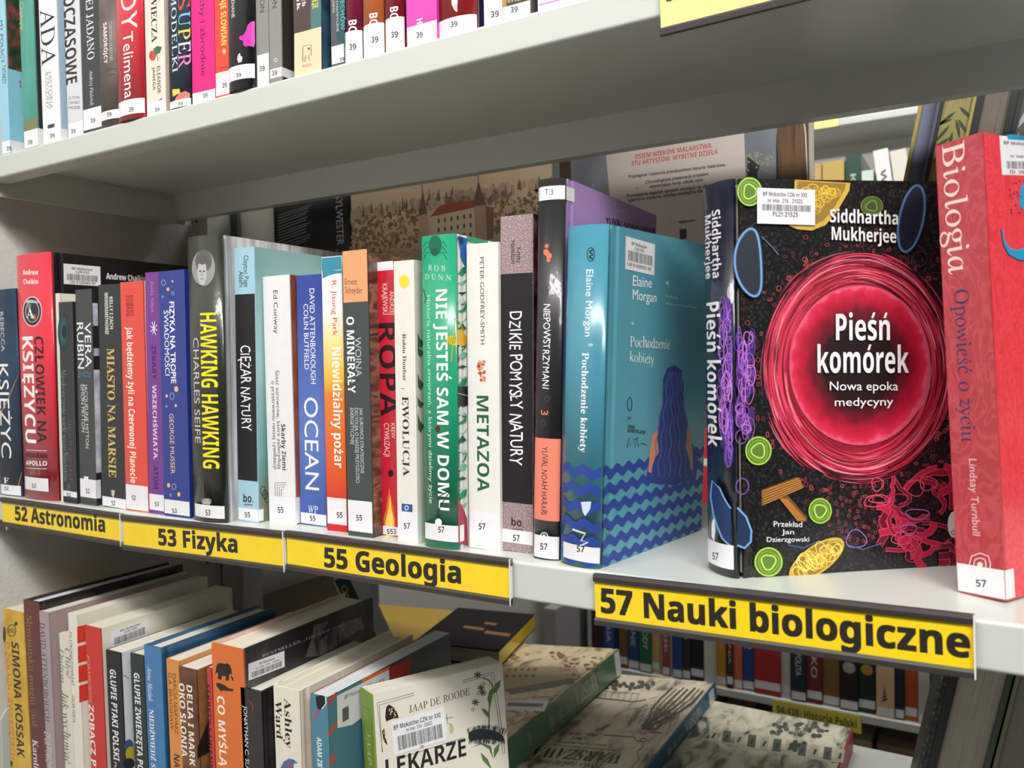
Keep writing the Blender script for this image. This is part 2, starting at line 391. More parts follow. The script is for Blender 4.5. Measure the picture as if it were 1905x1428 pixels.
    def refine(s, V, F):
        """cut print into pieces small enough to follow the rounded spine"""
        bm = bmesh.new(); bv = [bm.verts.new(v) for v in V]
        for f in F:
            try: bm.faces.new([bv[i] for i in f])
            except ValueError: pass
        lo, hi = min(v[0] for v in V), max(v[0] for v in V)
        for u in s.nodes()[1:-1]:
            if lo < u < hi: bmesh.ops.bisect_plane(bm, geom=bm.verts[:]+bm.edges[:]+bm.faces[:], plane_co=(u, 0, 0), plane_no=(1, 0, 0), dist=1e-7)
        bmesh.ops.triangulate(bm, faces=[f for f in bm.faces if len(f.verts) > 4])
        bm.verts.index_update(); V2 = [tuple(v.co) for v in bm.verts]; F2 = [tuple(v.index for v in f.verts) for f in bm.faces]; bm.free()
        return V2, F2
    def done(s):
        made = {}; groups = {}
        for k in s.order: groups.setdefault(k[:3], []).append(k)
        for g, keys in sorted(groups.items(), key=lambda it: 0 if it[0][2] == 'root' else 1):
            name, mn, par = g; VV, FF = [], []
            for k in keys:
                V, F, mat = s.acc[k]; face = k[3]
                if face == 'S' and s.bulge: V, F = s.refine(V, F)
                n = len(VV); VV += [s.p3(face, *q) for q in V]; FF += [tuple(n+i for i in f) for f in F]
            p = {'S': s.parts.get('S', s.root), 'F': s.parts.get('F', s.root), 'root': s.root}.get(par) or made.get(par) or s.root
            o = mesh(name, VV, FF, mat, p)
            if par == 'root': made[name] = o
        return s.root

class Book(Face3):
    def __init__(s, label, T, W, H, pos=None, yaw=0, lean=0, spine=(200, 200, 200), front=None, back=None, pages=(232, 226, 210), hard=False,
                 bulge=0, kind='gloss', group=None, mat4=None, name='book', cat='book'):
        root = bpy.data.objects.new(name, None); COL.objects.link(root); root.empty_display_size = .02
        tag(root, label, cat, group)
        if mat4 is None:
            mat4 = Matrix.Translation(pos) @ Matrix.Rotation(yaw, 4, 'Z') @ Matrix.Rotation(lean, 4, 'Y')
            if lean > 0: mat4 = Matrix.Translation((0, 0, T*math.sin(lean))) @ mat4
        root.matrix_world = mat4; s.matrix = mat4.copy(); s.H, s.W = H, W
        super().__init__(root, T, bulge)
        front = spine if front is None else front; back = spine if back is None else back
        b = .0024 if hard else .0006; ov = .003 if hard else 0; k = kind
        # spine: arc shell
        outer = [(u, -s.bul(u)) for u in (s.nodes() if bulge else (0, T/2, T))]
        th = .0012 if not hard else .002
        inner = [(min(max(u, b*.2), T-b*.2), y+th) for u, y in outer]
        s.parts['S'] = extrude('spine', outer+inner[::-1], 0, H, as_mat(spine, k), root, smooth=bool(bulge))
        g = .0009 if hard else 0; y0 = .0002
        def cover(nm, x, sg, col):
            pr = [(x, y0+th)]
            if hard: pr += [(x, .004), (x-sg*g, .0065), (x-sg*g, .0085), (x, .011)]
            pr += [(x, W-.0004), (x-sg*b*.5, W), (x-sg*b, W-.0004), (x-sg*b, y0+th)]
            return extrude(nm, pr, 0, H, as_mat(col, k), root)
        s.parts['F'] = cover('front_cover', T, 1, front); cover('back_cover', 0, -1, back)
        pc = MP(pages) if not isinstance(pages, bpy.types.Material) else pages
        # page block with a slightly hollow fore-edge
        yb = th-max(bulge*.5, 0) if bulge else th+.0004; pe = W-ov-.0002
        prof = [(b, yb if not bulge else th), (T/2, yb), (T-b, yb if not bulge else th), (T-b, pe), (T*.7, pe-.0012 if hard else pe), (T*.3, pe-.0012 if hard else pe), (b, pe)]
        extrude('pages', prof, ov+.0003*(not hard), H-ov-.0004*(not hard), pc, root)
def up(label, c, bl, br, tl, base, Y, W, yaw=0, **k):
    """upright book whose spine stands at depth Y, from its measured spine corners"""
    A = aty(*cx(c, *bl), Y); B = aty(*cx(c, *br), Y); Q = aty(*cx(c, *tl), Y)
    H = Q.z-base; T = B.x-A.x; lean = math.atan((Q.x-A.x)/H)
    return Book(label, T, W, H/math.cos(lean), Vector((A.x, Y, base)), yaw, lean, **k)

# ------------------------------------------------------------ the setting
HT = 0.3505                                   # clear pitch between the shelves
WALL = plaster((214, 211, 205), 'wall_plaster')
tag(box('wall_left', (-.99, -2.5, -1.3), (-.935, 3.2, 1.9), WALL), kind='structure')
tag(box('floor', (-.99, -3.2, -1.35), (3, 3.2, -1.3), plaster((62, 57, 50), 'floor_lino')), kind='structure')
tag(box('wall_back', (-.99, 3.2, -1.3), (3, 3.25, 1.9), WALL), kind='structure')

def shelf(label, z, x0, x1, y0, y1, t, rear, lip=.020, bracket=None, flip=False):
    root = bpy.data.objects.new('shelf', None); COL.objects.link(root); root.location = (x0, y0, z); tag(root, label, 'shelf')
    L, D = x1-x0, y1-y0; r = .0022; pr = [(D, 0)]
    for i in range(5): a = math.pi/2*i/4; pr.append((r-r*math.sin(a), -r+r*math.cos(a)))
    for i in range(5): a = math.pi/2*i/4; pr.append((r-r*math.cos(a), -t+r-r*math.sin(a)))
    pr += [(lip, -t), (lip, -t+.0012), (.0016, -t+.0012), (.0016, -.0016), (D-.0318, -.0016), (D-.0242, -rear), (D-.012, -rear), (D-.012, -rear+.0012), (D-.0225, -rear+.0012), (D-.030, -.0016), (D, -.0016)]
    o = extrude('board', pr, 0, L, SHELF, root, axis='x', smooth=False)
    if bracket is not None:
        bx = bracket-x0
        mesh('side_bracket', [(bx, .006, -.002), (bx, D-.004, -.002), (bx, D-.004, -.0365), (bx, .006, -.0365), (bx-.002, .006, -.002), (bx-.002, D-.004, -.002), (bx-.002, D-.004, -.0365), (bx-.002, .006, -.0365)], BOXF, SHELF, root)
    return root
shelf('white steel upper shelf carrying the row of 39 books', HT, -.932, .75, 0, .2525, .0225, .0315, bracket=-.889)
shelf('white steel middle shelf with the yellow section signs on its edge', 0, -.932, .75, 0, .2545, .0255, .034, bracket=-.889)
shelf('lower shelf under the leaning row of nature books, mostly hidden', -HT, -.932, .75, 0, .2545, .0255, .034)
P_ = aty(2.3, 1338, .003); Q_ = (lambda d: CPOS+d*(P_.x/d.x))(ray(13, 1318))
tag(extrude('side_panel', [(.003, -HT+.001), (.003, P_.z), (Q_.y, Q_.z), (.25, Q_.z), (.25, -HT+.001)], P_.x-.002, P_.x, SHELF, axis='x'), 'white metal side panel left of the mustard book, bottom left corner', 'panel')
def post(label, x, y, w_, d, z0, z1, slots=True, mat=POST, name='upright_post'):
    root = bpy.data.objects.new(name, None); COL.objects.link(root); root.location = (x, y, z0); tag(root, label, 'post')
    box('column', (0, 0, 0), (w_, d, z1-z0), mat, root, .0015)
    if slots:
        zz = .02
        while zz < z1-z0-.03:
            if -.2 < z0+zz < .42: box('slot', (w_*.45, -.0006, zz), (w_*.45+.003, .0008, zz+.013), M((25, 25, 25), 'matte'), root)
            zz += .05
    return root
post('grey slotted upright at the left end of the shelves, against the wall', -.906, .2565, .036, .04, -1.3, 1.2)
post('broad grey upright seen below the 53 sign, behind the books', -.868, .262, .040, .034, -.36, -.04, slots=False)
# the other side of the double-faced unit
shelf('shelf of the far side that carries the large albums', .085, -.932, .75, .300, .600, .022, .031)
shelf('lower shelf of the far side under the flat city albums', -HT, -.92, .75, .300, .600, .022, .031)
def plate(name, label, vs, fs, mat, cat): return tag(mesh(name, vs, fs, mat), label, cat)
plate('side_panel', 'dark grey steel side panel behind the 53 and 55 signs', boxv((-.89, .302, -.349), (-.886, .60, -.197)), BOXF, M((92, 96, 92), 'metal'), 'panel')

# yellow section signs on the middle shelf edge
YEL = M((250, 216, 28), 'gloss'); RAIL = M((62, 55, 55), 'satin')
def sign(label, tl, bl, tr, words, c, box_, st='sansb', card=YEL, tint=(40, 36, 36), h=.0335, zc=None, y=-.0012, rail_b=True, name='section_sign'):
    A = aty(*cx('X', *tl), y-.002); B = aty(*cx('X', *tr), y-.002); L = B.x-A.x; roll = math.atan2(B.z-A.z, L)
    root = bpy.data.objects.new(name, None); COL.objects.link(root); tag(root, label, 'sign')
    mt = Matrix.Translation((A.x, y-.002, A.z-h)) @ Matrix.Rotation(-roll, 4, 'Y'); root.matrix_world = mt
    class P(Face3): matrix = mt
    f = P(root, L); f.H = h; th = .0048
    o = box('card', (.0004, 0, .003), (L-.0004, .0012, h-.003), card, root); f.parts['S'] = o
    extrude('top_rail', [(0.0012, h-.0048), (-.0014, h-.0048), (-.0018, h-.002), (-.0010, h), (.0018, h), (.0018, h-.0048)], 0, L, RAIL, root, axis='x')
    extrude('bottom_rail', [(0.0012, 0), (-.0016, 0), (-.0018, .003), (-.0010, .0044), (.0012, .0044)], 0, L, RAIL, root, axis='x')
    edge = M((235, 235, 238), 'gloss'); box('clear_edge', (L-.0007, -.0020, 0), (L, .0012, h), edge, root)
    if words:
        x0, y0, x1, y1, hh = box_; f.across('S', c, x0, y0, x1, y1, hh, words, tint, st, bold=.026)
    f.done(); return root
sign('yellow sign reading 52 Astronomia on the shelf edge, leftmost of the four', (2.5, 924), (2.5, 975), (226, 955), '52 Astronomia', 'L', (97, 296, 665, 372, 83), h=.0298)
sign('yellow sign reading 53 Fizyka on the shelf edge', (228, 957), (226, 1021), (530, 988), '53 Fizyka', 'L', (1005, 452, 1503, 502, 96), h=.0318)
sign('yellow sign reading 55 Geologia on the shelf edge', (532, 986), (531, 1063), (951, 1039), '55 Geologia', 'Q', (680, 178, 1525, 283, 112), h=.0305)
sign('wide yellow sign reading 57 Nauki biologiczne on the shelf edge, nearest right', (1106, 1066), (1106, 1168), (1816, 1143), '57 Nauki biologiczne', 'X', (1119, 1138, 1804, 1223, 42), h=.0315)
# pale sign on the upper shelf edge
sign('pale yellow sign hanging on the upper shelf edge at the top of the picture', (1227, -47), (1229, 40), (1620, -160), '39', 'X', (1240, 3, 1268, -3, 26), card=M((246, 238, 150), 'gloss'), h=.0350)

# ------------------------------------------------------------ middle row, left to right
WH = (243, 243, 243)
def glow(b, face, c, x, y, rx, ry, cols, name='illustration'):
    n = len(cols)
    for i, q in enumerate(cols): k = 1-i/n; b.ell(face, c, x, y, rx*k, ry*k, q, name)
GR = 'books on the middle shelf'
b = up('dark blue book reading KSIĘŻYC at the left edge of the middle shelf', 'X', (2, 922), (45, 924), (-13, 541), 0, .0098, .14, spine=MN([(.3, (14, 38, 62)), (.7, (26, 62, 88))], 40), kind='gloss', bulge=.003, hard=True, group=GR)
b.down('A', 3, 375, 19, 560, 'REBECCA', (200, 208, 214)); b.down('A', 0, 618, 45, 1055, 'KSIĘŻYC', WH)
b.line('S', 'A', [(2, 850), (30, 800), (60, 730), (92, 665)], 3, (196, 150, 90)); b.line('S', 'A', [(84, 1190), (95, 1150), (108, 1118)], 3, (196, 150, 90))
b.across('S', 'A', 18, 1172, 42, 1175, 26, 'F', WH, 'serifb'); b.sticker('A', 5, 1183, 98, 1228, '52', 22, 1190, 40, 1206); b.done()

b = up('tall red and black hardcover with a round emblem, reading KSIĘŻYCU', 'X', (48, 924), (112, 931), (33, 478), 0, .0106, .165, spine=(218, 30, 56), front=(24, 23, 26), hard=True, bulge=.006, kind='foil', group=GR)
b.across('S', 'A', 107, 203, 180, 203, 22, 'Andrew', WH, 'sansb'); b.across('S', 'A', 110, 246, 178, 246, 22, 'Chaikin', WH, 'sansb')
b.ell('S', 'A', 151, 374, 45, 70, (225, 226, 226)); b.ell('S', 'A', 151, 374, 42, 66, (44, 47, 50)); b.ring('S', 'A', 151, 374, 31, 49, 3, (190, 195, 200))
b.ell('S', 'A', 136, 350, 9, 15, (120, 140, 110)); b.ell('S', 'A', 160, 400, 8, 13, (170, 110, 60))
b.across('S', 'A', 124, 405, 160, 405, 46, 'A', WH, 'serifb'); b.across('S', 'A', 122, 334, 182, 334, 13, 'APOLLO', WH, 'sansb')
b.down('A', 168, 490, 207, 985, 'CZŁOWIEK NA', (36, 20, 26), 'sansb'); b.down('A', 112, 490, 158, 985, 'KSIĘŻYCU', WH, 'sansb')
for y in (1018, 1102): b.line('S', 'A', [(122, y), (220, y+4)], 2.2, WH)
b.across('S', 'A', 122, 1054, 220, 1058, 20, 'PROGRAM', (60, 20, 30), 'sansb'); b.across('S', 'A', 122, 1088, 220, 1092, 20, 'APOLLO', WH, 'sansb')
b.sticker('A', 118, 1148, 226, 1208, '52', 150, 1176, 169, 1195)
b.barcode('F', 'A', (295, 150), (467, 165), (297, 245), [('BP Mokotów', .22, .78, .26, .12), ('CzN XXI', .32, .68, .42, .12), ('120 0 020562 00', .15, .85, .95, .12)], bars=(.48, .80))
b.across('F', 'A', 495, 222, 680, 236, 26, 'Andrew Chaikin', WH, 'sansb'); b.done()

b = up('thin cream book standing behind the small dark teal one', 'X', (114, 932), (122, 933), (103, 546), 0, .0112, .13, spine=(232, 226, 212), front=(236, 230, 216), group=GR, kind='satin')
b.grid('F', .0015, .002, .002, .19, (120, 110, 100)); b.done()
b = up('small dark book with a teal glow on its spine, beside the tall red one', 'X', (118, 934), (144, 937), (109, 563), 0, .0068, .12, spine=(34, 38, 40), front=(50, 60, 64), group=GR)
glow(b, 'S', 'A', 296, 468, 26, 92, [(28, 52, 58), (30, 72, 80), (40, 96, 104), (60, 130, 136)]); b.ell('S', 'A', 300, 468, 12, 34, (20, 34, 38))
b.down('A', 290, 645, 312, 1165, 'Nieskończenie wiele wszechświatów', (104, 130, 126), 'serif'); b.down('A', 320, 880, 336, 1172, 'MICHAEL HELLER', (78, 90, 88), 'serif')
b.ell('S', 'A', 321, 1190, 10, 17, (74, 80, 80)); b.sticker('A', 296, 1214, 400, 1240, '52', 312, 1219, 330, 1237); b.done()

b = up('charcoal paperback with white name and pale photo strips on its side', 'X', (150, 937), (180, 941), (140, 540), 0, .0083, .135, spine=(56, 60, 60), front=(44, 46, 48), group=GR)
b.down('A', 396, 425, 425, 635, 'VERA', (236, 238, 240)); b.down('A', 361, 425, 390, 640, 'RUBIN', (236, 238, 240)); b.across('S', 'A', 364, 678, 424, 680, 22, 'ŻYCIE', (72, 116, 140), 'sansb')
b.down('A', 396, 712, 411, 1010, 'JACQUELINE MITTON', (206, 208, 208)); b.down('A', 379, 712, 394, 935, 'SIMON MITTON', (206, 208, 208))
for y0, y1, x0, x1 in ((335, 440, 432, 456), (545, 580, 436, 462), (645, 1125, 442, 470)): b.rect('F', 'A', x0, y0, x1, y1, MN([(.35, (170, 168, 186)), (.6, (222, 220, 232))], 60))
b.sticker('A', 372, 1155, 447, 1240, '52', 401, 1200, 418, 1221, wrap=470); b.rect('S', 'A', 392, 1142, 412, 1158, (236, 236, 240)); b.done()

b = up('dark charcoal book with gold lettering MIASTO NA MARSIE', 'X', (190, 942), (235, 947), (183, 532), 0, .0092, .135, spine=(47, 50, 49), front=(28, 30, 30), group=GR, kind='satin')
b.down('A', 511, 305, 526, 455, 'KELLY I ZACH', (222, 222, 220), 'sansb'); b.down('A', 489, 285, 504, 480, 'WEINERSMITHOWIE', (222, 222, 220), 'sansb')
b.down('A', 503, 545, 537, 1145, 'MIASTO NA MARSIE', (216, 186, 112), 'serifb')
b.line('S', 'A', [(527, 1205), (529, 1252)], 4, (226, 226, 222))
for d in (-9, -4, 3, 8): b.line('S', 'A', [(527+d, 1206), (527+d*.6, 1228), (528, 1234)], 2, (226, 226, 222))
b.sticker('A', 478, 1242, 600, 1286, '52', 520, 1256, 537, 1277); b.done()

b = up('orange red paperback with white lettering about the red planet', 'X', (235, 949), (277, 953), (223.5, 526), 0, .0071, .13, spine=(228, 76, 62), front=MG([(0, (200, 84, 50)), (.3, (240, 168, 110)), (.6, (248, 214, 178)), (1, (248, 218, 180))], 2, 0, .2), group=GR)
b.down('A', 606, 298, 621, 396, 'ROBERT', (150, 26, 34), 'sansb'); b.down('A', 588, 298, 603, 396, 'ZUBRIN', (150, 26, 34), 'sansb')
b.down('A', 599, 445, 626, 1172, 'Jak będziemy żyli na Czerwonej Planecie', (250, 236, 228), 'sansb')
b.sticker('A', 583, 1183, 690, 1298, '52', 615, 1231, 633, 1252); b.done()

b = up('narrow purple book with a white star burst beside the orange red one', 'X', (278, 953), (306, 958), (270, 508), 0, .0071, .145, spine=(118, 54, 146), group=GR)
b.down('A', 704, 235, 716, 375, 'David J. Helfand', (188, 140, 204))
for i in range(8):
    a = i*math.pi/4+.3; b.line('S', 'A', [(717, 452), (717+17*math.cos(a), 452+34*math.sin(a))], 4, (226, 214, 234))
for i in range(5): b.ell('S', 'A', 715+10*math.cos(i*2), 425+i*14, 2.5, 4, (70, 30, 100))
b.down('A', 709, 530, 726, 690, 'ZEGARY', (66, 30, 96), 'sansb'); b.down('A', 713, 716, 731, 1066, 'WSZECHŚWIATA.', (226, 206, 232), 'sansb'); b.down('A', 716, 1092, 736, 1200, 'ATOM', (66, 30, 96), 'sansb')
b.sticker('A', 697, 1226, 770, 1300, '53', 722, 1261, 741, 1281); b.done()

b = up('royal blue book dotted with gold planets beside the purple one', 'X', (306, 958), (354, 965), (294.6, 506), 0, .0049, .14, spine=(38, 58, 140), front=(36, 60, 150), group=GR, kind='gloss')
b.down('A', 794, 328, 816, 708, 'FIZYKA NA TROPIE', WH, 'sans', bold=.02); b.down('A', 767, 368, 788, 672, 'ŚWIADOMOŚCI', WH); b.down('A', 793, 850, 812, 1130, 'GEORGE MUSSER', (232, 196, 150))
for x, y, r, q in ((762, 240, 9, 0), (804, 233, 4, 1), (783, 270, 6, 1), (806, 288, 5, 0), (759, 305, 3, 0), (822, 735, 9, 1), (777, 767, 5, 1), (802, 768, 10, 0), (820, 812, 5, 1), (777, 815, 3, 0), (786, 1183, 7, 1), (811, 1190, 9, 0), (796, 1228, 4, 0), (834, 1225, 7, 1)):
    (b.ell('S', 'A', x, y, r, r*1.5, (240, 190, 130)) if q else b.ring('S', 'A', x, y, r, r*1.5, 3, (150, 160, 200), n=14))
b.rect('F', 'A', 884, 300, 893, 455, (214, 220, 236)); b.sticker('A', 767, 1254, 884, 1320, '53', 803, 1293, 825, 1313); b.done()

b = up('tall dark olive book with yellow capitals and an oval head photograph', 'B', (75, 1300), (220, 1315), (50, 105), 0, .0076, .155, spine=(40, 45, 33), front=MN([(.35, (168, 166, 168)), (.6, (214, 214, 218))], 30, stretch=(1, 6, .3), kind='foil'), hard=True, bulge=.007, kind='foil', group=GR)
b.ell('S', 'B', 112, 226, 50, 77, (150, 152, 150))
b.ell('S', 'B', 112, 196, 36, 48, (96, 96, 94)); b.ell('S', 'B', 106, 246, 20, 54, (186, 186, 184)); b.poly('S', 'B', [(82, 240), (84, 190), (100, 168), (124, 170), (134, 200), (130, 235), (124, 205), (108, 214), (92, 206)], (90, 90, 88))
for x in (98, 114): b.ell('S', 'B', x, 240, 5, 3.5, (50, 50, 50))
b.line('S', 'B', [(106, 242), (104, 258), (109, 260)], 2, (110, 110, 108)); b.line('S', 'B', [(99, 275), (106, 272), (113, 275)], 3, (90, 80, 80)); b.line('S', 'B', [(104, 300), (92, 303), (84, 290)], 3, (40, 42, 40))
b.down('B', 104, 418, 170, 1085, 'HAWKING HAWKING', (240, 222, 40), 'sansb'); b.down('B', 72, 525, 95, 976, 'CHARLES SEIFE', (200, 200, 190))
for i in range(5): b.ring('S', 'B', 125+i*4-8, 1225+(i % 2)*8, 12, 10, 2.5, (200, 205, 190), n=10)
b.sticker('B', 76, 1243, 203, 1297, '53', 121, 1263, 142, 1286); b.done()

b = up('pale blue book with a black band and white hand lettering CIĘŻAR NATURY', 'B', (262, 1310), (347, 1318), (243, 145), 0, .0166, .15, spine=(166, 208, 226), front=MG([(0, (120, 110, 70)), (.22, (120, 130, 110)), (.4, (110, 165, 165)), (.75, (160, 200, 200)), (1, (140, 180, 182))], 2, -.02, .22, noise=.05), group=GR)
b.rect('S', 'B', 0, 338, 999, 1136, (28, 28, 30), full=True)
b.down('B', 285, 172, 305, 308, 'Clayton Page', (40, 44, 50)); b.down('B', 264, 240, 284, 308, 'Aldern', (40, 44, 50)); b.down('B', 272, 558, 314, 922, 'CIĘŻAR NATURY', WH, 'hand')
b.across('S', 'B', 283, 1228, 324, 1231, 32, 'bo.', (24, 26, 30), 'sansb'); b.across('S', 'B', 286, 1243, 322, 1245, 9, 'wiem', (24, 26, 30), 'sansb')
for k in range(3): b.ring('F', 'B', 366+k*9, 1180+k*16, 10, 20, 3, (40, 44, 38), n=12)
b.sticker('B', 262, 1256, 347, 1306, '55', 289, 1273, 312, 1294, wrap=369); b.done()

b = up('white paperback with small black lettering and a square line logo', 'B', (395, 1315), (508, 1322), (365, 265), 0, .0246, .14, spine=(238, 236, 236), front=MN([(.3, (120, 46, 34)), (.5, (170, 92, 70)), (.7, (96, 40, 34))], 25, stretch=(1, 1, .5)), group=GR)
b.down('B', 413, 322, 431, 508, 'Ed Conway', (34, 32, 34)); b.down('B', 447, 895, 464, 1092, 'Skarby Ziemi', (30, 28, 30), 'sansb')
b.down('B', 426, 665, 441, 1087, 'Sześć surowców, które zadecydują', (50, 48, 50)); b.down('B', 408, 710, 423, 1087, 'o przetrwaniu naszej cywilizacji', (50, 48, 50))
for k in range(4): b.line('S', 'B', [(419+k*9, 1207), (419+k*9, 1146+k*9), (466-k*3, 1146+k*9)], 2.2, (70, 68, 70))
b.sticker('B', 398, 1205, 500, 1314, '55', 431, 1251, 455, 1275, wrap=526); b.done()

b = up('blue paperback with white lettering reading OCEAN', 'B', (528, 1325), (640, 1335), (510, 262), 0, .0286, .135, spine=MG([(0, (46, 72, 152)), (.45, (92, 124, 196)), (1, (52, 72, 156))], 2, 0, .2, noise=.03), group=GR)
b.down('B', 569, 314, 590, 722, 'DAVID ATTENBOROUGH', WH); b.down('B', 543, 380, 562, 661, 'COLIN BUTFIELD', WH); b.down('B', 546, 780, 604, 1176, 'OCEAN', WH)
b.across('S', 'B', 560, 1274, 602, 1277, 30, 'WP', (236, 240, 246), 'serif'); b.sticker('B', 530, 1279, 650, 1325, '55', 568, 1288, 592, 1309); b.done()

b = up('orange to yellow paperback with a teal top and white lettering', 'B', (643, 1350), (728, 1358), (617, 182), 0, .0203, .14,
       spine=MG([(0, (196, 30, 40)), (.09, (206, 44, 38)), (.2, (224, 84, 36)), (.50, (244, 128, 40)), (.57, (246, 190, 60)), (.70, (246, 224, 150)), (.80, (238, 238, 232)), (1, (234, 240, 240))], 2, 0, .2137), front=(230, 150, 60), group=GR)
b.rect('S', 'B', 0, 180, 999, 236, (52, 140, 164), full=True); b.poly('S', 'B', [(622, 272), (621, 236), (704, 236), (706, 248), (680, 250), (650, 258)], (52, 140, 164))
b.down('B', 664, 280, 684, 517, 'R. Jisung Park', (200, 84, 60)); b.down('B', 668, 566, 704, 1082, 'Niewidzialny pożar', (250, 246, 238), 'sansb')
b.sticker('B', 643, 1212, 740, 1325, '55', 683, 1273, 708, 1296); b.done()

ROCK = MN([(.25, (40, 34, 32)), (.45, (96, 66, 54)), (.58, (150, 110, 88)), (.68, (60, 54, 50))], 38, 8, stretch=(1, .6, 2.2), dist=1.2, kind='gloss')
b = up('dark green grey paperback with a salmon top block reading WOJNA O MINERAŁY', 'B', (733, 1375), (838, 1380), (707, 172), 0, .0132, .14, spine=(66, 76, 74), front=ROCK, group=GR, kind='satin')
b.rect('S', 'B', 0, 150, 999, 372, (240, 162, 112), full=True)
b.across('S', 'B', 718, 296, 770, 297, 24, 'Ernest', (52, 44, 40)); b.across('S', 'B', 719, 334, 793, 335, 26, 'Scheyder', (52, 44, 40))
b.down('B', 728, 435, 758, 762, 'O MINERAŁY', WH, 'sansb'); b.down('B', 763, 522, 788, 692, 'WOJNA', (190, 198, 196))
b.down('B', 783, 826, 797, 1106, 'JAK SUROWCE STRATEGICZNE', (206, 210, 208)); b.down('B', 763, 826, 777, 1146, 'DECYDUJĄ O NASZEJ PRZYSZŁOŚCI', (206, 210, 208)); b.down('B', 742, 826, 756, 980, 'ENERGETYCZNEJ', (206, 210, 208))
b.sticker('B', 728, 1224, 850, 1357, '55', 767, 1285, 792, 1308); b.done()

b = up('crimson book with big black letters ROPA, half hidden by the white one', 'X', (711, 996), (743, 1002), (699.6, 493), 0, .0245, .13, spine=(206, 34, 56), group=GR)
b.rect('S', 'C', 0, 190, 999, 226, (236, 236, 238), full=True)
b.down('C', 99, 310, 116, 406, 'ANDRZEJ', (240, 216, 196), 'sans'); b.down('C', 70, 280, 90, 406, 'KRAJEWSKI', (240, 216, 196), 'sans'); b.down('C', 58, 440, 124, 822, 'ROPA', (34, 16, 20), 'sansb')
b.down('C', 105, 850, 121, 912, 'KREW', (240, 216, 196)); b.down('C', 77, 850, 98, 986, 'CYWILIZACJI', (240, 216, 196)); b.ell('S', 'C', 103, 1055, 11, 14, (44, 14, 20))
b.poly('S', 'C', [(78, 1310), (74, 1240), (84, 1205), (90, 1160), (98, 1110), (104, 1160), (114, 1195), (122, 1240), (124, 1310)], (232, 110, 44)); b.poly('S', 'C', [(84, 1310), (82, 1250), (94, 1200), (101, 1140), (106, 1200), (116, 1245), (116, 1310)], (250, 214, 90))
b.sticker('C', 72, 1272, 140, 1306, '553', 88, 1283, 126, 1303); b.done()

b = up('off-white book with a yellow dot and the word EWOLUCJA', 'C', (133, 1340), (215, 1345), (115, 190), 0, .0114, .135, spine=(234, 230, 220), front=(232, 228, 216), group=GR, kind='satin')
b.ell('S', 'C', 158, 272, 21, 27, (240, 216, 44)); b.down('C', 152, 485, 166, 678, 'Robin Dunbar', (60, 56, 54), 'serifb'); b.line('S', 'C', [(144, 708), (160, 709)], 2, (60, 56, 54)); b.down('C', 152, 740, 178, 1067, 'EWOLUCJA', (46, 44, 46), 'serifb')
b.rect('S', 'C', 148, 1180, 192, 1211, (50, 84, 150)); b.ring('S', 'C', 168, 1196, 7, 9, 3, WH, n=12)
GREEN = (84, 110, 72)
for y, r in ((520, 40), (560, 34), (690, 44), (770, 30), (860, 50)): b.poly('F', 'C', [(212, y-r), (222, y-r*.4), (240, y), (226, y+r*.6), (214, y+r*.3)], GREEN)
b.sticker('C', 130, 1212, 205, 1327, '57', 157, 1259, 182, 1281, wrap=232); b.done()

GRN = (34, 152, 112)
b = up('bright green book with white lettering NIE JESTEŚ SAM W DOMU and insects', 'C', (247, 1355), (385, 1362), (232, 92), 0, .0107, .15, spine=GRN, front=(236, 238, 232), bulge=.0035, group=GR, hard=True)
b.ell('S', 'C', 285, 122, 26, 40, (16, 104, 76)); b.ell('S', 'C', 283, 150, 16, 16, (10, 84, 62))
for d in (-1, 1):
    for k in range(3): b.line('S', 'C', [(284+d*14, 118+k*18), (284+d*34, 108+k*22), (284+d*48, 130+k*26)], 3, (14, 92, 68))
b.across('S', 'C', 257, 226, 326, 230, 22, 'R O B', (206, 230, 214), 'serif'); b.across('S', 'C', 244, 262, 350, 268, 22, 'D U N N', (206, 230, 214), 'serif')
b.down('C', 292, 303, 336, 1205, 'NIE JESTEŚ SAM W DOMU', WH, 'sansb'); b.down('C', 256, 328, 271, 1176, 'Historia naturalna stworzeń, z którymi dzielimy życie', (196, 232, 206))
for k in range(2): b.line('S', 'C', [(300-20*k, 1270), (296, 1210), (300+k*30, 1150), (345+k*5, 1125)], 4, (16, 60, 46))
b.ell('S', 'C', 298, 1255, 14, 16, WH); b.line('S', 'C', [(236, 300), (248, 340), (240, 360)], 3, (20, 70, 50)); b.ell('S', 'C', 295, 873, 10, 14, (70, 50, 30))
# cover: blue feather, leaves, grasshopper
b.poly('F', 'C', [(374, 84), (414, 95), (416, 215), (404, 205), (388, 160)], (44, 110, 190)); b.poly('F', 'C', [(378, 86), (400, 92), (398, 120), (386, 118)], (30, 60, 120)); b.rect('F', 'C', 414, 95, 500, 118, (60, 160, 110))
for i in range(26):
    y = 240+i*38; b.poly('F', 'C', [(376, y), (396, y-26+(i % 3)*18), (414, y-34+(i % 4)*16), (410, y-4), (390, y+8)], [(40, 140, 100), (120, 190, 150), (24, 90, 70), (200, 214, 206)][i % 4])
b.rect('F', 'C', 376, 700, 418, 780, (44, 46, 44)); b.line('F', 'C', [(378, 728), (418, 738)], 3, (200, 200, 200))
b.poly('F', 'C', [(376, 1160), (396, 1190), (414, 1240), (418, 1350), (380, 1340)], (170, 60, 80))
b.poly('S', 'C', [(330, 505), (350, 490), (372, 500), (372, 535), (350, 530), (334, 525)], (214, 190, 40)); b.poly('F', 'C', [(373, 470), (392, 465), (412, 495), (414, 530), (394, 536), (373, 530)], (222, 176, 40))
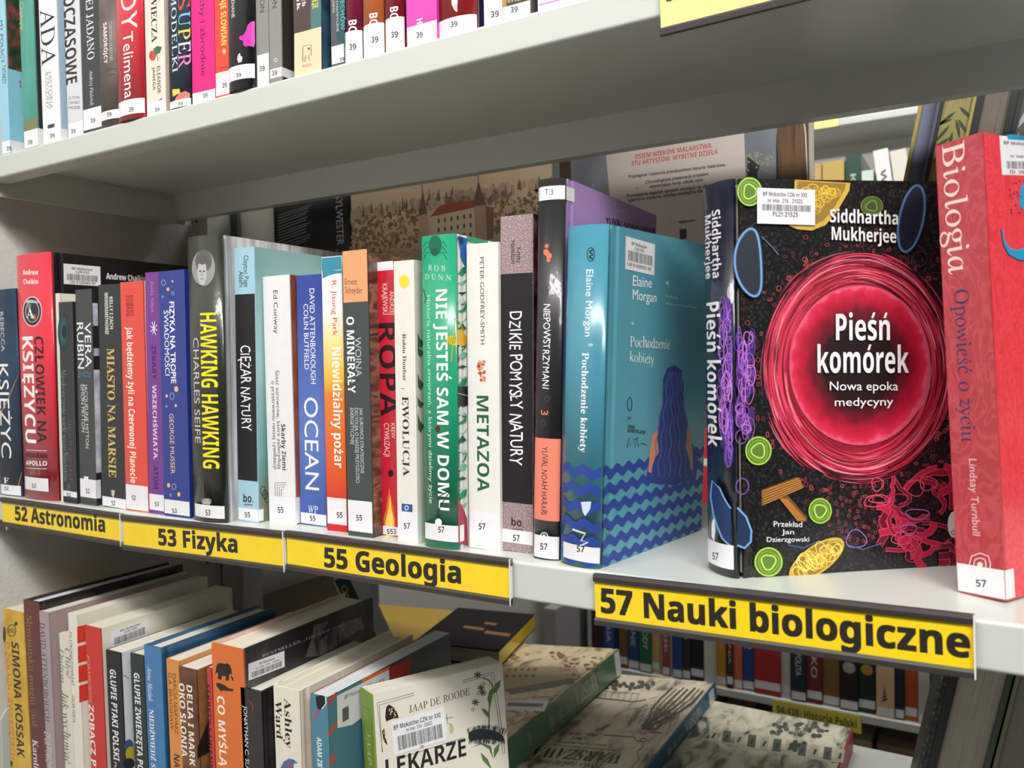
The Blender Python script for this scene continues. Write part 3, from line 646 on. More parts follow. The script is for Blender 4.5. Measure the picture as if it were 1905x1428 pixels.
b.line('S', 'C', [(352, 600), (366, 420), (372, 425)], 4, (190, 180, 40)); b.line('F', 'C', [(374, 424), (400, 470), (412, 460)], 4, (190, 180, 40)); b.line('F', 'C', [(373, 540), (380, 600)], 3, (40, 40, 20))
for k in range(4): b.line('S', 'C', [(344+k*8, 498), (340+k*8, 526)], 2, (60, 60, 20))
b.sticker('C', 245, 1264, 385, 1330, '57', 298, 1273, 323, 1296, wrap=402); b.done()

b = up('white book with green lettering METAZOA and an orange sea creature', 'C', (425, 1360), (552, 1372), (413, 122), 0, .0190, .15, spine=(236, 234, 228), front=(236, 234, 228), group=GR, kind='satin')
b.down('C', 469, 172, 485, 528, 'PETER GODFREY-SMITH', (76, 40, 60)); b.down('C', 456, 738, 502, 1130, 'METAZOA', (32, 96, 52), 'sansb')
rnd = random.Random(4)
for i in range(26): b.ell('S', 'C', 462+rnd.random()*26, 592+rnd.random()*86, 3+rnd.random()*5, 3+rnd.random()*6, [(198, 106, 66), (224, 150, 104), (160, 74, 50)][i % 3], n=8, step=False)
b.sticker('C', 420, 1212, 560, 1331, '57', 463, 1260, 490, 1284); b.done()

SPEC = MN([(.3, (134, 108, 112)), (.6, (166, 144, 146)), (.74, (214, 198, 194))], 900, 1)
b = up('black book with white hand lettering DZIKIE POMYSŁY NATURY and speckled ends', 'C', (555, 1370), (685, 1385), (552, 10), 0, .0219, .15, spine=SPEC, front=MN([(.3, (40, 18, 32)), (.5, (104, 44, 70)), (.66, (170, 120, 140)), (.7, (70, 30, 50))], 55, 6), group=GR)
b.rect('S', 'C', 0, 238, 999, 1176, (26, 25, 27), full=True)
b.down('C', 618, 132, 636, 194, 'Kristy', (40, 32, 36), 'hand'); b.down('C', 595, 104, 613, 198, 'Hamilton', (40, 32, 36), 'hand'); b.down('C', 590, 393, 638, 1022, 'DZIKIE POMYSŁY NATURY', WH, 'hand')
b.across('S', 'C', 596, 1268, 646, 1274, 30, 'bo.', (40, 30, 30), 'sansb'); b.across('S', 'C', 598, 1288, 641, 1290, 9, 'wiem', (40, 30, 30), 'sansb')
b.sticker('C', 553, 1288, 700, 1342, '57', 603, 1306, 630, 1330, tilt=2); b.done()

b = up('tall black and salmon hardcover with a T.3 sticker and lilac cover', 'D', (25, 1385), (116, 1391), (45, 72), 0, .0151, .165, spine=(36, 36, 36), front=MG([(0, (170, 90, 50)), (.1, (60, 110, 150)), (.3, (200, 200, 226)), (.55, (120, 110, 190)), (.85, (150, 126, 196)), (1, (166, 132, 190))], 2, 0, .25, noise=.04), hard=True, bulge=.004, kind='foil', group=GR)
b.rect('S', 'D', 0, 968, 999, 1255, (236, 134, 112), full=True)
W3 = M((240, 240, 243), 'gloss'); b.rect('S', 'D', 0, 86, 999, 134, W3, 'spine_sticker', 'root', full=True); b.across('S', 'D', 62, 116, 92, 117, 20, 'T.3', (22, 22, 26), name='sticker_number', parent='spine_sticker'); b.grid('F', 0, .012, b.loc('S', 'D', 88, 134)[1], b.loc('S', 'D', 88, 86)[1], W3, 'spine_sticker', 'root')
for x, y, r in ((70, 296, 7), (68, 318, 10), (78, 330, 10), (76, 345, 7)): b.ell('S', 'D', x, y, r, r*1.1, (226, 122, 96))
b.down('D', 57, 498, 80, 795, 'NIEPOWSTRZYMANI', WH, 'hand'); b.down('D', 50, 869, 74, 886, '3', (238, 130, 104), 'hand'); b.down('D', 52, 997, 72, 1234, 'YUVAL NOAH HARARI', (50, 36, 34), 'hand')
for x, y in ((75, 440), (66, 458), (58, 915), (72, 830)): b.ring('S', 'D', x, y, 8, 10, 2, (76, 76, 78), n=12)
b.ring('S', 'D', 61, 1308, 12, 11, 3, WH); b.ell('S', 'D', 60, 1308, 5, 5, WH)
b.across('F', 'D', 276, 219, 448, 256, 24, 'YUVAL NOAH HARARI', (30, 18, 44), 'hand', bold=.04)
rnd = random.Random(2)
for i in range(60): b.ell('F', 'D', 140+rnd.random()*390, 80+rnd.random()*180, 1.3+rnd.random()*1.6, 1.3+rnd.random()*1.6, (206, 176, 222), n=6, step=False)
b.sticker('D', 26, 1312, 200, 1390, '57', 47, 1334, 72, 1356, tilt=2); b.done()

# teal hardcover with waves
yw = R_(-9.5); A = atz(*cx('D', 130, 1393), 0); K = atz(*cx('D', 275, 1413), 0); Hp = .2136
TEAL = (86, 158, 176); NAVY = (40, 68, 148)
b = Book('teal hardcover with dark blue waves and a long-haired figure, second from the big cell book', .0305, .137, Hp, Vector((A.x+.0006, .0125, 0)), yw, .050, spine=(70, 138, 158), front=TEAL, hard=True, bulge=.006, kind='gloss', group=GR)
b.ring('S', 'D', 224, 325, 13, 24, 3, (30, 50, 60)); b.down('D', 218, 305, 232, 345, 'W', (30, 50, 60), 'sansb')
b.down('D', 206, 378, 230, 612, 'Elaine Morgan', WH); b.across('S', 'D', 214, 656, 232, 656, 20, '*', WH); b.down('D', 190, 668, 213, 1018, 'Pochodzenie kobiety', WH, 'serifb')
def wave(face, u0, u1, vc, hb, col, ph):
    vs, fs = [], []; n = max(8, int((u1-u0)/.0011))
    for i in range(n+1):
        u = u0+(u1-u0)*i/n; vv = vc+.0016*math.sin(2*math.pi*(u+ph)/.0135)
        vs += [(u, max(.0006, vv-hb)), (u, vv+hb)]
    fs = [(2*i, 2*i+2, 2*i+3, 2*i+1) for i in range(n)]; b.put(face, vs, fs, col, 'illustration')
for k in range(6):
    vc = .0045+k*.0112
    wave('S', .0003, b.T-.0003, vc, .0030, NAVY, k*.005); wave('F', .0008, b.W-.001, vc, .0030, NAVY, k*.005+b.T)
# figure
b.poly('F', 'D', [(515, 712), (490, 722), (476, 760), (474, 850), (458, 940), (440, 1000), (425, 1060), (415, 1120), (470, 1130), (520, 1130), (590, 1110), (600, 1030), (576, 980), (560, 900), (546, 850), (548, 780), (540, 730)], (44, 62, 140))
b.poly('F', 'D', [(458, 935), (440, 955), (430, 1010), (424, 1085), (434, 1090), (446, 1040), (462, 1015), (456, 975)], (226, 140, 110)); b.poly('F', 'D', [(560, 920), (572, 940), (578, 1000), (580, 1075), (572, 1078), (566, 1030), (556, 1000)], (214, 122, 96))
for j in range(8):
    x0 = 488+j*7; pts = []
    for i in range(26):
        t = i/25; pts.append((x0+(x0-515)*t*1.9+4*math.sin(t*26+j), 735+t*370))
    b.line('F', 'D', pts, 2.6, (70, 132, 160) if j % 2 else (84, 90, 170), step=False)
b.across('F', 'D', 370, 434, 436, 442, 36, 'Elaine', WH); b.across('F', 'D', 369, 482, 452, 493, 36, 'Morgan', WH)
b.across('F', 'D', 485, 440, 496, 442, 22, '*', WH); b.across('F', 'D', 485, 475, 528, 482, 9, 'Przełożyła', (190, 214, 222), 'serif'); b.across('F', 'D', 484, 500, 590, 514, 9, 'Małgorzata Danicka-Kosut', (190, 214, 222), 'serif')
b.across('F', 'D', 364, 580, 374, 582, 20, '*', WH); b.across('F', 'D', 360, 647, 500, 656, 36, 'Pochodzenie', WH, 'serif'); b.across('F', 'D', 358, 698, 442, 708, 34, 'kobiety', WH, 'serif')
b.ring('F', 'D', 359, 848, 8, 23, 2.4, (24, 34, 44)); b.across('F', 'D', 352, 910, 362, 910, 18, '*', (24, 34, 44)); b.across('F', 'D', 352, 932, 377, 935, 11, 'INNE', (24, 34, 44), 'sansb'); b.across('F', 'D', 352, 946, 414, 952, 11, 'KONSTELACJE', (24, 34, 44), 'sansb')
b.line('F', 'D', [(350, 1000), (358, 965), (362, 995), (372, 970), (378, 1000), (384, 965), (390, 995), (400, 985), (418, 990)], 2.2, (24, 34, 44)); b.line('F', 'D', [(372, 972), (392, 966)], 2, (24, 34, 44))
b.poly('S', 'D', [(190, 1190), (226, 1188), (222, 1215), (205, 1240), (196, 1225)], (206, 222, 232)); b.line('S', 'D', [(160, 1285), (205, 1300), (190, 1325), (215, 1330), (185, 1345)], 7, (206, 222, 232))
b.barcode('F', 'D', (345, 261), (447, 290), (343, 376), [('BP Mokotów', .2, .72, .22, .10), ('CzN XXI', .3, .62, .36, .10), ('130 0 020652 00', .05, .88, .88, .10)], bars=(.40, .72))
b.sticker('D', 128, 1345, 274, 1400, '57', 175, 1342, 202, 1364, tilt=3); b.done()

# big dark book with cells, turned towards the viewer
A = atz(1377, 1076, 0); B = atz(1778, 1051, 0); d = (B-A); ang = math.atan2(d.y, d.x); T = .038
yw = ang-math.pi/2; X = Vector((math.cos(yw), math.sin(yw), 0))
INK = MN([(.40, (22, 22, 26)), (.56, (30, 30, 32)), (.68, (58, 58, 52)), (.76, (36, 36, 34))], 520, 2, kind='gloss')
b = Book('big dark hardcover with a glowing red cell, turned to face the viewer', T, .168, .2345, A-X*T, yw, 0, spine=MN([(.4, (14, 20, 36)), (.7, (34, 36, 60))], 60, kind='foil'), front=INK, hard=True, bulge=.009, kind='foil', group=GR, pages=(224, 216, 200))
EE = 'E'
cu, cv = b.loc('F', EE, 533, 655)
ru = (b.loc('F', EE, 822, 655)[0]-b.loc('F', EE, 224, 655)[0])/2; rv = (b.loc('F', EE, 533, 292)[1]-b.loc('F', EE, 533, 1032)[1])/2
cc = (b.T, cu, cv)
b.ell('F', EE, 530, 660, 303, 366, MRAD([(0, (120, 20, 38)), (.82, (150, 24, 48)), (.93, (110, 16, 38)), (1.0, (30, 14, 22))], cc, (1, ru, rv), wob=.35), n=60)
rnd = random.Random(11); REDS = [(206, 40, 72), (232, 74, 104), (226, 58, 84), (244, 140, 158), (170, 26, 52), (70, 12, 26)]
for i in range(460):
    k = rnd.uniform(.74, 1.03)**1; a = rnd.uniform(0, 2*math.pi); L = rnd.uniform(.3, 1.3)
    if k > .97: L *= .6
    b.ring('F', EE, 530+rnd.uniform(-8, 8), 660+rnd.uniform(-8, 8), 303*k, 366*k, rnd.choice((1.5, 1.5, 2.5, 3.5, 5)), REDS[int(rnd.random()**1.1*6)], n=14, a0=a, a1=a+L, wob=.012, step=(i % 24 == 0))
b.lay += 1
b.ell('F', EE, 531, 652, 226, 256, (214, 84, 112), n=60); b.ell('F', EE, 531, 652, 221, 251, MRAD([(0, (20, 12, 12)), (.50, (34, 12, 14)), (.68, (110, 14, 34)), (.86, (190, 22, 52)), (.96, (218, 44, 78)), (1.0, (232, 90, 120))], (b.T, *b.loc('F', EE, 531, 652)), (1, (b.loc('F', EE, 752, 652)[0]-b.loc('F', EE, 310, 652)[0])/2, (b.loc('F', EE, 531, 401)[1]-b.loc('F', EE, 531, 903)[1])/2), wob=.22), n=60)
for i in range(150):
    a = rnd.uniform(0, 2*math.pi); k = rnd.uniform(1.02, 1.3) if rnd.random() < .6 else rnd.uniform(1.02, 1.12); x, y = 520+303*k*math.cos(a), 665+366*k*math.sin(a)
    if 170 < x < 820 and 80 < y < 1300 and not (210 < x < 390 and 80 < y < 210): b.ring('F', EE, x, y, rnd.uniform(3, 8), rnd.uniform(3, 9), 1.6, rnd.choice([(170, 60, 70), (200, 96, 90), (130, 46, 60)]), n=10, step=False)
for i in range(60): x, y = rnd.uniform(430, 620), rnd.uniform(1030, 1230); b.ring('F', EE, x, y, 4, 5, 1.5, (176, 76, 80), n=9, step=False)
b.lay += 1
# red network bottom right
for i in range(26):
    x, y = rnd.uniform(520, 810), rnd.uniform(1000, 1290); pts = [(x, y)]; a = rnd.uniform(-.6, .8)
    for j in range(7): a += rnd.uniform(-.9, .9); x += 22*math.cos(a); y += 20*math.sin(a)*.8; x = min(828, max(492, x)); y = min(1300, max(970, y)); pts.append((x, y))
    w_ = rnd.choice((10, 14, 20)); b.line('F', EE, pts, w_+3, (232, 92, 124), step=True); b.line('F', EE, pts, w_, rnd.choice([(150, 18, 50), (190, 30, 66), (110, 14, 40)]), step=True)
for i in range(12):
    x, y = rnd.uniform(500, 800), rnd.uniform(1000, 1280); b.ring('F', EE, x, y, rnd.uniform(18, 40), rnd.uniform(12, 30), 3, rnd.choice([(220, 80, 110), (150, 110, 190), (196, 40, 76)]), n=20, wob=.1)
# mitochondria
def mito(cx_, cy_, rx, ry, rot, clip):
    b.ell('F', EE, cx_, cy_, rx, ry, (206, 168, 70), rot=rot, n=40); b.ell('F', EE, cx_, cy_, rx*.9, ry*.86, (150, 116, 30), rot=rot, n=40)
    ca, sa = math.cos(rot), math.sin(rot)
    for i in range(34):
        t = rnd.uniform(-.75, .75); s_ = rnd.uniform(-.45, .45)*math.sqrt(1-t*t); x = cx_+rx*t*ca-ry*s_*sa; y = cy_+rx*t*sa+ry*s_*ca
        b.ring('F', EE, x, y, rnd.uniform(8, 20), rnd.uniform(14, 30), 2.2, rnd.choice([(238, 210, 80), (222, 180, 50), (250, 230, 130)]), n=14, rot=rot+rnd.uniform(-.4, .4), step=False)
    b.lay += 1
mito(392, 1272, 104, 44, -.62, None)
b.poly('F', EE, [(322, 60), (500, 70), (496, 95), (455, 165), (420, 205), (376, 222), (330, 218), (303, 206), (318, 140)], (206, 170, 66)); b.poly('F', EE, [(330, 64), (486, 72), (480, 95), (444, 155), (412, 192), (372, 208), (330, 200), (326, 130)], (150, 118, 36))
for i in range(34): x = rnd.uniform(345, 462); y = rnd.uniform(84, 190-(x-345)*.75); b.ring('F', EE, x, max(84, y), rnd.uniform(8, 17), rnd.uniform(8, 16), 2, rnd.choice([(238, 210, 80), (222, 180, 50)]), n=12, step=False)
b.lay += 1
for x, y, rx, ry in ((178, 98, 40, 46), (206, 925, 42, 46), (403, 1117, 37, 41), (238, 1280, 45, 47), (568, 144, 36, 32)):
    dim = .6 if x == 568 else 1; q = lambda c: tuple(v*dim for v in c)
    b.ell('F', EE, x, y, rx, ry, q((176, 216, 70))); b.ell('F', EE, x, y, rx*.9, ry*.9, q((92, 128, 48))); b.ring('F', EE, x, y, rx*.5, ry*.5, 4, q((206, 234, 96)), wob=.1); b.ring('F', EE, x, y, rx*.72, ry*.72, 2, q((150, 190, 70)), wob=.05)
b.ring('F', EE, 722, 312, 22, 24, 3, (50, 40, 60))
def cell(face, pts, fill, rim, w_=5): b.poly(face, EE, pts, fill); b.line(face, EE, pts, w_+5, tuple(v*.55 for v in rim), closed=True); b.line(face, EE, pts, w_, rim, closed=True)
def oval(x, y, rx, ry, rot=0, n=30, bend=0):
    ca, sa = math.cos(rot), math.sin(rot); r = []
    for i in range(n):
        a = 2*math.pi*i/n; dx, dy = rx*math.cos(a), ry*math.sin(a); dx += bend*(dy/ry)**2; r.append((x+dx*ca-dy*sa, y+dx*sa+dy*ca))
    return r
cell('F', oval(172, 325, 42, 108, -.06, bend=16), (34, 42, 54), (120, 168, 226)); cell('F', oval(694, 184, 38, 108, .2, bend=0), (20, 28, 48), (84, 124, 176))
b.line('F', EE, [(215, 240), (250, 275), (270, 300)], 2, (110, 140, 190)); b.line('F', EE, [(300, 1225), (350, 1235), (400, 1212)], 2, (100, 120, 190)); b.line('F', EE, [(490, 1225), (540, 1240), (600, 1220)], 2, (100, 120, 190))
for pts in ([(215, 1050), (330, 1008), (352, 1040), (215, 1102)], [(270, 1075), (300, 1068), (362, 1140), (355, 1152), (330, 1150)]):
    b.poly('F', EE, pts, (120, 76, 30))
for k in range(6): b.line('F', EE, [(217+k, 1056+k*8), (338+k*2, 1012+k*6)], 2.2, (214, 150, 70)); b.line('F', EE, [(276+k*4, 1078), (332+k*5, 1148)], 2.2, (200, 132, 56))
# purple folds, on both faces
PUR = [(120, 60, 160), (160, 90, 200), (84, 40, 120), (190, 110, 210), (70, 60, 150)]
for face, x0, x1, y0, y1, ry in (('F', 142, 186, 560, 860, 34), ('S', 96, 132, 470, 950, 44)):
    for i in range(22): b.ell(face, EE, rnd.uniform(x0, x1), rnd.uniform(y0, y1), rnd.uniform(8, 14), rnd.uniform(ry*.5, ry), rnd.choice([(66, 36, 104), (92, 50, 136), (50, 34, 96)]), n=18, step=(i % 6 == 0))
    b.lay += 1
    for i in range(46): b.ring(face, EE, rnd.uniform(x0, x1), rnd.uniform(y0, y1), rnd.uniform(5, 15), rnd.uniform(ry*.35, ry*1.3), rnd.choice((1.2, 1.8, 2.6)), rnd.choice([(150, 90, 200), (188, 110, 216), (120, 70, 180), (206, 130, 220)]), n=18, wob=.08, step=(i % 8 == 0))
b.ring('F', EE, 153, 1038, 20, 25, 4, (110, 80, 160)); b.ring('F', EE, 150, 880, 18, 22, 4, (120, 70, 150))
b.poly('S', EE, [(68, 1020), (92, 1045), (128, 1110), (132, 1230), (100, 1205), (72, 1130), (62, 1070)], (26, 52, 96)); b.line('S', EE, [(132, 1232), (100, 1205), (72, 1130), (62, 1070), (68, 1020), (92, 1045), (128, 1110)], 5, (120, 170, 226))
b.poly('F', EE, [(137, 1106), (165, 1135), (182, 1180), (180, 1215), (160, 1235), (137, 1226)], (26, 46, 84)); b.line('F', EE, [(137, 1106), (165, 1135), (182, 1180), (180, 1215), (160, 1235), (137, 1226)], 6, (120, 170, 226))
b.poly('S', EE, [(72, 1140), (76, 1150), (78, 1180), (74, 1215), (66, 1200), (66, 1160)], WH)
b.down(EE, 68, 155, 93, 372, 'Siddhartha', (226, 222, 226), 'sansb'); b.down(EE, 46, 172, 64, 376, 'Mukherjee', (226, 222, 226), 'sansb'); b.down(EE, 52, 450, 90, 912, 'Pieśń komórek', (232, 230, 234), 'sansb')
b.across('F', EE, 433, 196, 650, 204, 40, 'Siddhartha', (232, 230, 228), 'sansb'); b.across('F', EE, 438, 252, 644, 262, 40, 'Mukherjee', (232, 230, 228), 'sansb')
b.across('F', EE, 452, 572, 624, 572, 80, 'Pieśń', WH, 'sansb'); b.across('F', EE, 393, 676, 684, 676, 82, 'komórek', WH, 'sansb'); b.across('F', EE, 432, 732, 650, 732, 28, 'Nowa epoka', WH, 'sans'); b.across('F', EE, 448, 782, 634, 780, 26, 'medycyny', WH, 'sans')
b.across('F', EE, 253, 1166, 344, 1168, 17, 'Przekład', WH); b.across('F', EE, 279, 1190, 318, 1191, 15, 'Jan', WH); b.across('F', EE, 231, 1215, 366, 1214, 15, 'Dzierzgowski', WH)
b.ell('F', EE, 828, 1160, 20, 42, (226, 224, 222)); b.ring('F', EE, 826, 1185, 6, 7, 2.5, (20, 20, 22), n=12)
b.barcode('F', EE, (200, 86), (385, 93), (200, 200), [('BP Mokotów CZN nr XXI', .10, .86, .22, .11), ('nr inw.: 21k - 21525', .18, .78, .40, .11), ('PL21 21525', .27, .70, .79, .13)], bars=(.45, .63))
b.sticker(EE, 54, 1222, 141, 1298, '57', 69, 1251, 88, 1272, tilt=2); b.done()

# coral book at the right edge
A = atz(1782, 1101, 0); yw = R_(-29.7)
COR = MN([(.42, (176, 50, 60)), (.50, (192, 70, 78)), (.58, (176, 50, 60))], 60, 1, stretch=(1, 1, .5), dist=3.5, kind='foil')
CORF = MN([(.40, (232, 66, 74)), (.47, (214, 52, 64)), (.54, (236, 72, 80)), (.6, (220, 56, 68))], 70, 1, stretch=(1, 1, .5), dist=4, kind='gloss')
b = Book('coral red paperback reading Biologia at the right edge of the middle shelf', .0256, .165, .2450, Vector((A.x, A.y, 0)), yw, -.048, spine=COR, front=CORF, kind='foil', group=GR, name='book')
b.down(EE, 806, -62, 876, 360, 'Biologia', (238, 214, 206), 'serif'); b.down(EE, 846, 408, 892, 900, 'Opowieść o życiu', (52, 46, 96), 'serif'); b.down(EE, 888, 952, 912, 1196, 'Lindsay Turnbull', (232, 190, 190))
for r in (34, 20): b.line('S', EE, [(917-r, 1290), (917-r*.8, 1290-r*.8), (917, 1290-r*1.1), (917+r*.8, 1290-r*.8), (917+r, 1290), (917+r*.8, 1290+r*.8), (917, 1290+r*1.1), (917-r*.8, 1290+r*.8)], 3, (240, 220, 214), closed=True)
b.ell('S', EE, 917, 1290, 9, 9, (240, 220, 214))
b.barcode('F', 'V', (1488, 695), (2250, 745), (1523, 1190), [('BP Mokotów CZN nr XXI', .06, .95, .22, .09), ('nr inw.: 21k - 21499', .15, .8, .55, .08), ('ID: 39706', .12, .5, .97, .09)], bars=(.64, .84))
bl = (30, 148, 190); b.poly('F', 'V', [(1580, 684), (1680, 680), (1900, 720), (1900, 760), (1600, 745)], bl)
b.poly('F', 'X', [(1862, 425), (1866, 428), (1868, 445), (1878, 462), (1892, 465), (1935, 450), (1935, 485), (1895, 484), (1876, 474), (1866, 455)], bl); b.poly('F', 'X', [(1898, 345), (1935, 330), (1935, 400), (1912, 402), (1896, 380)], bl); b.line('F', 'X', [(1862, 425), (1866, 455), (1876, 474), (1895, 484), (1930, 486)], 2, (20, 30, 60))
for i in range(14): b.ell('F', 'X', rnd.uniform(1876, 1900), rnd.uniform(332, 400), 1.4, 1.8, (60, 20, 50), n=6, step=False)
b.sticker(EE, 846, 1296, 1300, 1386, '57', 905, 1338, 938, 1360, wrap=1026, tilt=2); b.done()

# ------------------------------------------------------------ upper row: the books marked 39
GU = 'books on the upper shelf'
def topb(label, c, xl, xr, spine, front=None, W=.14, lean=.02, H=.215, Y=.004, **k):
    f = lambda x: (lambda q: aty(q, 290-.271*q, Y).x)(CROPS[c][0]+x/CROPS[c][2])
    a, e = f(xl), f(xr)
    return Book(label, e-a, W, H, Vector((a, Y, HT)), 0, lean, spine=spine, front=front, group=GU, **k)
def s39(b, c, y0, y1, nx, ny, h=30, w_=36, wrap=None, tilt=-4, num='39'):
    b.sticker(c, 0, y0, 9999, y1, num, nx, ny-h/2, nx+w_, ny+h/2, wrap=wrap, tilt=tilt)
b = topb('light blue book at the top left corner with a dark flower picture on its side', 'F', 18, 78, (150, 205, 224), lean=0,
         front=MN([(.3, (20, 24, 22)), (.48, (50, 66, 48)), (.58, (150, 50, 40)), (.66, (60, 90, 130)), (.74, (220, 180, 70))], 60, 5))
b.down('F', 2, 150, 26, 470, 'MY POLSCY', (60, 60, 90)); b.down('F', 16, 480, 44, 620, 'TATARZY', (60, 60, 90))
b.grid('F', .0005, .139, .0002, b.loc('S', 'F', 60, 500)[1], (140, 200, 218)); b.across('F', 'F', 140, 650, 160, 640, 50, '1', (170, 40, 40), 'serifb'); s39(b, 'F', 1040, 1130, 48, 1097, wrap=180); b.done()
b = topb('sea green book with gold lettering on the upper shelf, second from the left', 'F', 182, 285, MN([(.35, (52, 132, 120)), (.65, (86, 164, 150))], 30, stretch=(1, 1, .3)), front=(52, 48, 46), lean=0)
b.down('F', 150, 10, 176, 220, 'Chałupy', (206, 180, 100), 'sans'); b.rect('S', 'F', 0, 880, 999, 960, (120, 124, 84), full=True); s39(b, 'F', 958, 1085, 204, 1052, wrap=325); b.done()
b = topb('white book with large black serif capitals, third on the upper shelf', 'F', 322, 450, (240, 241, 243), front=(170, 194, 214), lean=.004)
b.down('F', 302, 50, 404, 480, 'ADA', (22, 22, 24), 'serif'); b.down('F', 360, 530, 385, 806, 'HISTORIA', (130, 130, 134)); b.down('F', 338, 534, 358, 806, 'RODZINY', (130, 130, 134)); b.rect('S', 'F', 352, 916, 402, 944, (60, 60, 64))
s39(b, 'F', 962, 1050, 368, 1004, wrap=500); b.done()
b = topb('light grey book with heavy black capitals ASOWE, fourth on the upper shelf', 'F', 505, 615, (214, 216, 220), lean=.008)
b.down('F', 478, -40, 556, 622, 'OCZASOWE', (22, 22, 24), 'sansb')
for i, t in enumerate(('O TYM,', 'STWORZY', 'MODĘ')): b.across('S', 'F', 506, 735+i*36, 590, 728+i*36, 20, t, (60, 60, 64))
s39(b, 'F', 900, 1010, 524, 970); b.done()
b = topb('black book with white serif capitals and small script, on the upper shelf', 'F', 618, 752, (38, 44, 44), lean=.012)
b.down('F', 640, -10, 690, 440, 'EJ JADANO', (236, 236, 238), 'serif'); b.down('F', 664, 514, 688, 780, 'Andrzej Fiedoruk', (210, 210, 212), 'ital'); s39(b, 'F', 796, 950, 668, 892); b.done()
b = topb('grey brown book with a stone arch photograph, left of the bright red one', 'F', 756, 886, MN([(.3, (70, 58, 54)), (.5, (120, 108, 102)), (.7, (168, 160, 152))], 14, 8), lean=.015, bulge=.003, kind='foil')
for y in (520, 560, 640): b.line('S', 'F', [(760, y+20), (800, y-5), (840, y-12), (882, y-8)], 9, (76, 64, 58))
b.down('F', 808, 155, 828, 455, 'CHRISTIAN GOESCHEL', (190, 182, 176)); b.down('F', 765, 165, 790, 470, 'SAMORÓJCY', (232, 228, 224), 'sansb'); s39(b, 'F', 815, 880, 788, 846); b.done()
b = topb('bright red book reading Telimena in thin white letters', 'F', 890, 1083, (226, 44, 58), lean=.015, bulge=.006, kind='foil')
b.down('F', 896, -60, 1010, 215, 'DY', WH, 'sans'); b.down('F', 914, 235, 986, 722, 'Telimena', WH, 'sans'); s39(b, 'F', 735, 845, 950, 810, h=34); b.done()
b = topb('cream book with a cherry drawing, right of the bright red one', 'F', 1087, 1226, (242, 222, 208), front=(226, 200, 186), lean=.018, kind='satin')
b.down('F', 1116, -40, 1158, 312, 'WIECZA', (26, 26, 26), 'serifb'); b.down('F', 1160, 488, 1184, 690, 'ELEANOR', (96, 104, 60), 'sansb'); b.down('F', 1127, 494, 1146, 666, 'JANEGA', (96, 104, 60), 'sansb')
b.ell('S', 'F', 1126, 410, 25, 38, (192, 74, 58)); b.poly('S', 'F', [(1132, 360), (1160, 340), (1196, 345), (1180, 390), (1150, 405)], (48, 104, 58)); b.line('S', 'F', [(1152, 398), (1168, 430), (1162, 450)], 5, (70, 70, 60)); b.poly('S', 'F', [(1136, 760), (1198, 722), (1196, 752)], (26, 26, 26))
s39(b, 'F', 745, 840, 1142, 812, h=26); b.done()
b = topb('navy book with many-coloured capitals SUPER and a shell at its foot', 'F', 1260, 1418, MN([(.35, (22, 40, 56)), (.6, (40, 66, 84)), (.75, (60, 90, 90))], 22, 6), lean=.02, bulge=.003, kind='foil')
b.down('F', 1268, -60, 1304, 536, 'MODELKI', (214, 226, 232), 'serif')
for ch, y0, y1, q in (('S', -50, 68, (206, 74, 50)), ('U', 82, 190, (120, 182, 206)), ('P', 205, 290, (236, 204, 70)), ('E', 300, 390, (222, 214, 236)), ('R', 395, 500, (236, 130, 190))): b.down('F', 1318, y0, 1408, y1, ch, q, 'serif')
b.poly('S', 'F', [(1290, 735), (1320, 690), (1370, 672), (1404, 690), (1400, 720), (1350, 735), (1300, 748)], (232, 130, 110)); b.poly('S', 'F', [(1272, 660), (1326, 655), (1330, 685), (1276, 715)], (222, 200, 90))
for k in range(4): b.line('S', 'F', [(1305+k*22, 735), (1325+k*20, 690)], 4, (190, 70, 110))
s39(b, 'F', 735, 800, 1314, 768, h=22); b.done()
b = topb('magenta book reading i zbrodnie in dark thin letters', 'F', 1421, 1590, (224, 20, 126), lean=.025, kind='satin')
b.down('F', 1480, -120, 1516, 560, 'duchy i zbrodnie', (70, 16, 60), 'sans'); s39(b, 'F', 672, 770, 1496, 708); b.done()
b = topb('vermilion book with yellow capitals and a small star, beside the magenta one', 'F', 1594, 1698, (226, 66, 46), lean=.025)
b.down('F', 1630, -160, 1668, 332, 'RODZAJE SŁOWIAN', (246, 214, 90), 'sansb')
for i in range(8): a = i*math.pi/4; b.line('S', 'F', [(1655, 380), (1655+16*math.cos(a), 380+22*math.sin(a))], 5, (250, 226, 130))
b.line('S', 'F', [(1628, 520), (1632, 500), (1690, 492), (1690, 512)], 3, (90, 20, 20)); s39(b, 'F', 530, 700, 1640, 632, h=34); b.done()
b = topb('black glossy book with a pink paint splash on the upper shelf', 'G', 100, 264, (32, 34, 33), lean=.025, bulge=.006, kind='foil')
b.poly('S', 'G', [(152, 232), (180, 222), (196, 196), (206, 160), (228, 138), (262, 128), (263, 270), (244, 300), (232, 292), (206, 290), (196, 298), (178, 282), (180, 258), (156, 250)], (226, 36, 168)); b.down('G', 104, -60, 124, 112, 'NIEZNANE', (220, 226, 220), 'sans')
b.poly('S', 'G', [(146, 345), (160, 334), (160, 350), (175, 362), (168, 392), (148, 398), (140, 372)], (206, 210, 206)); s39(b, 'G', 412, 502, 134, 478, h=26, w_=32); b.done()
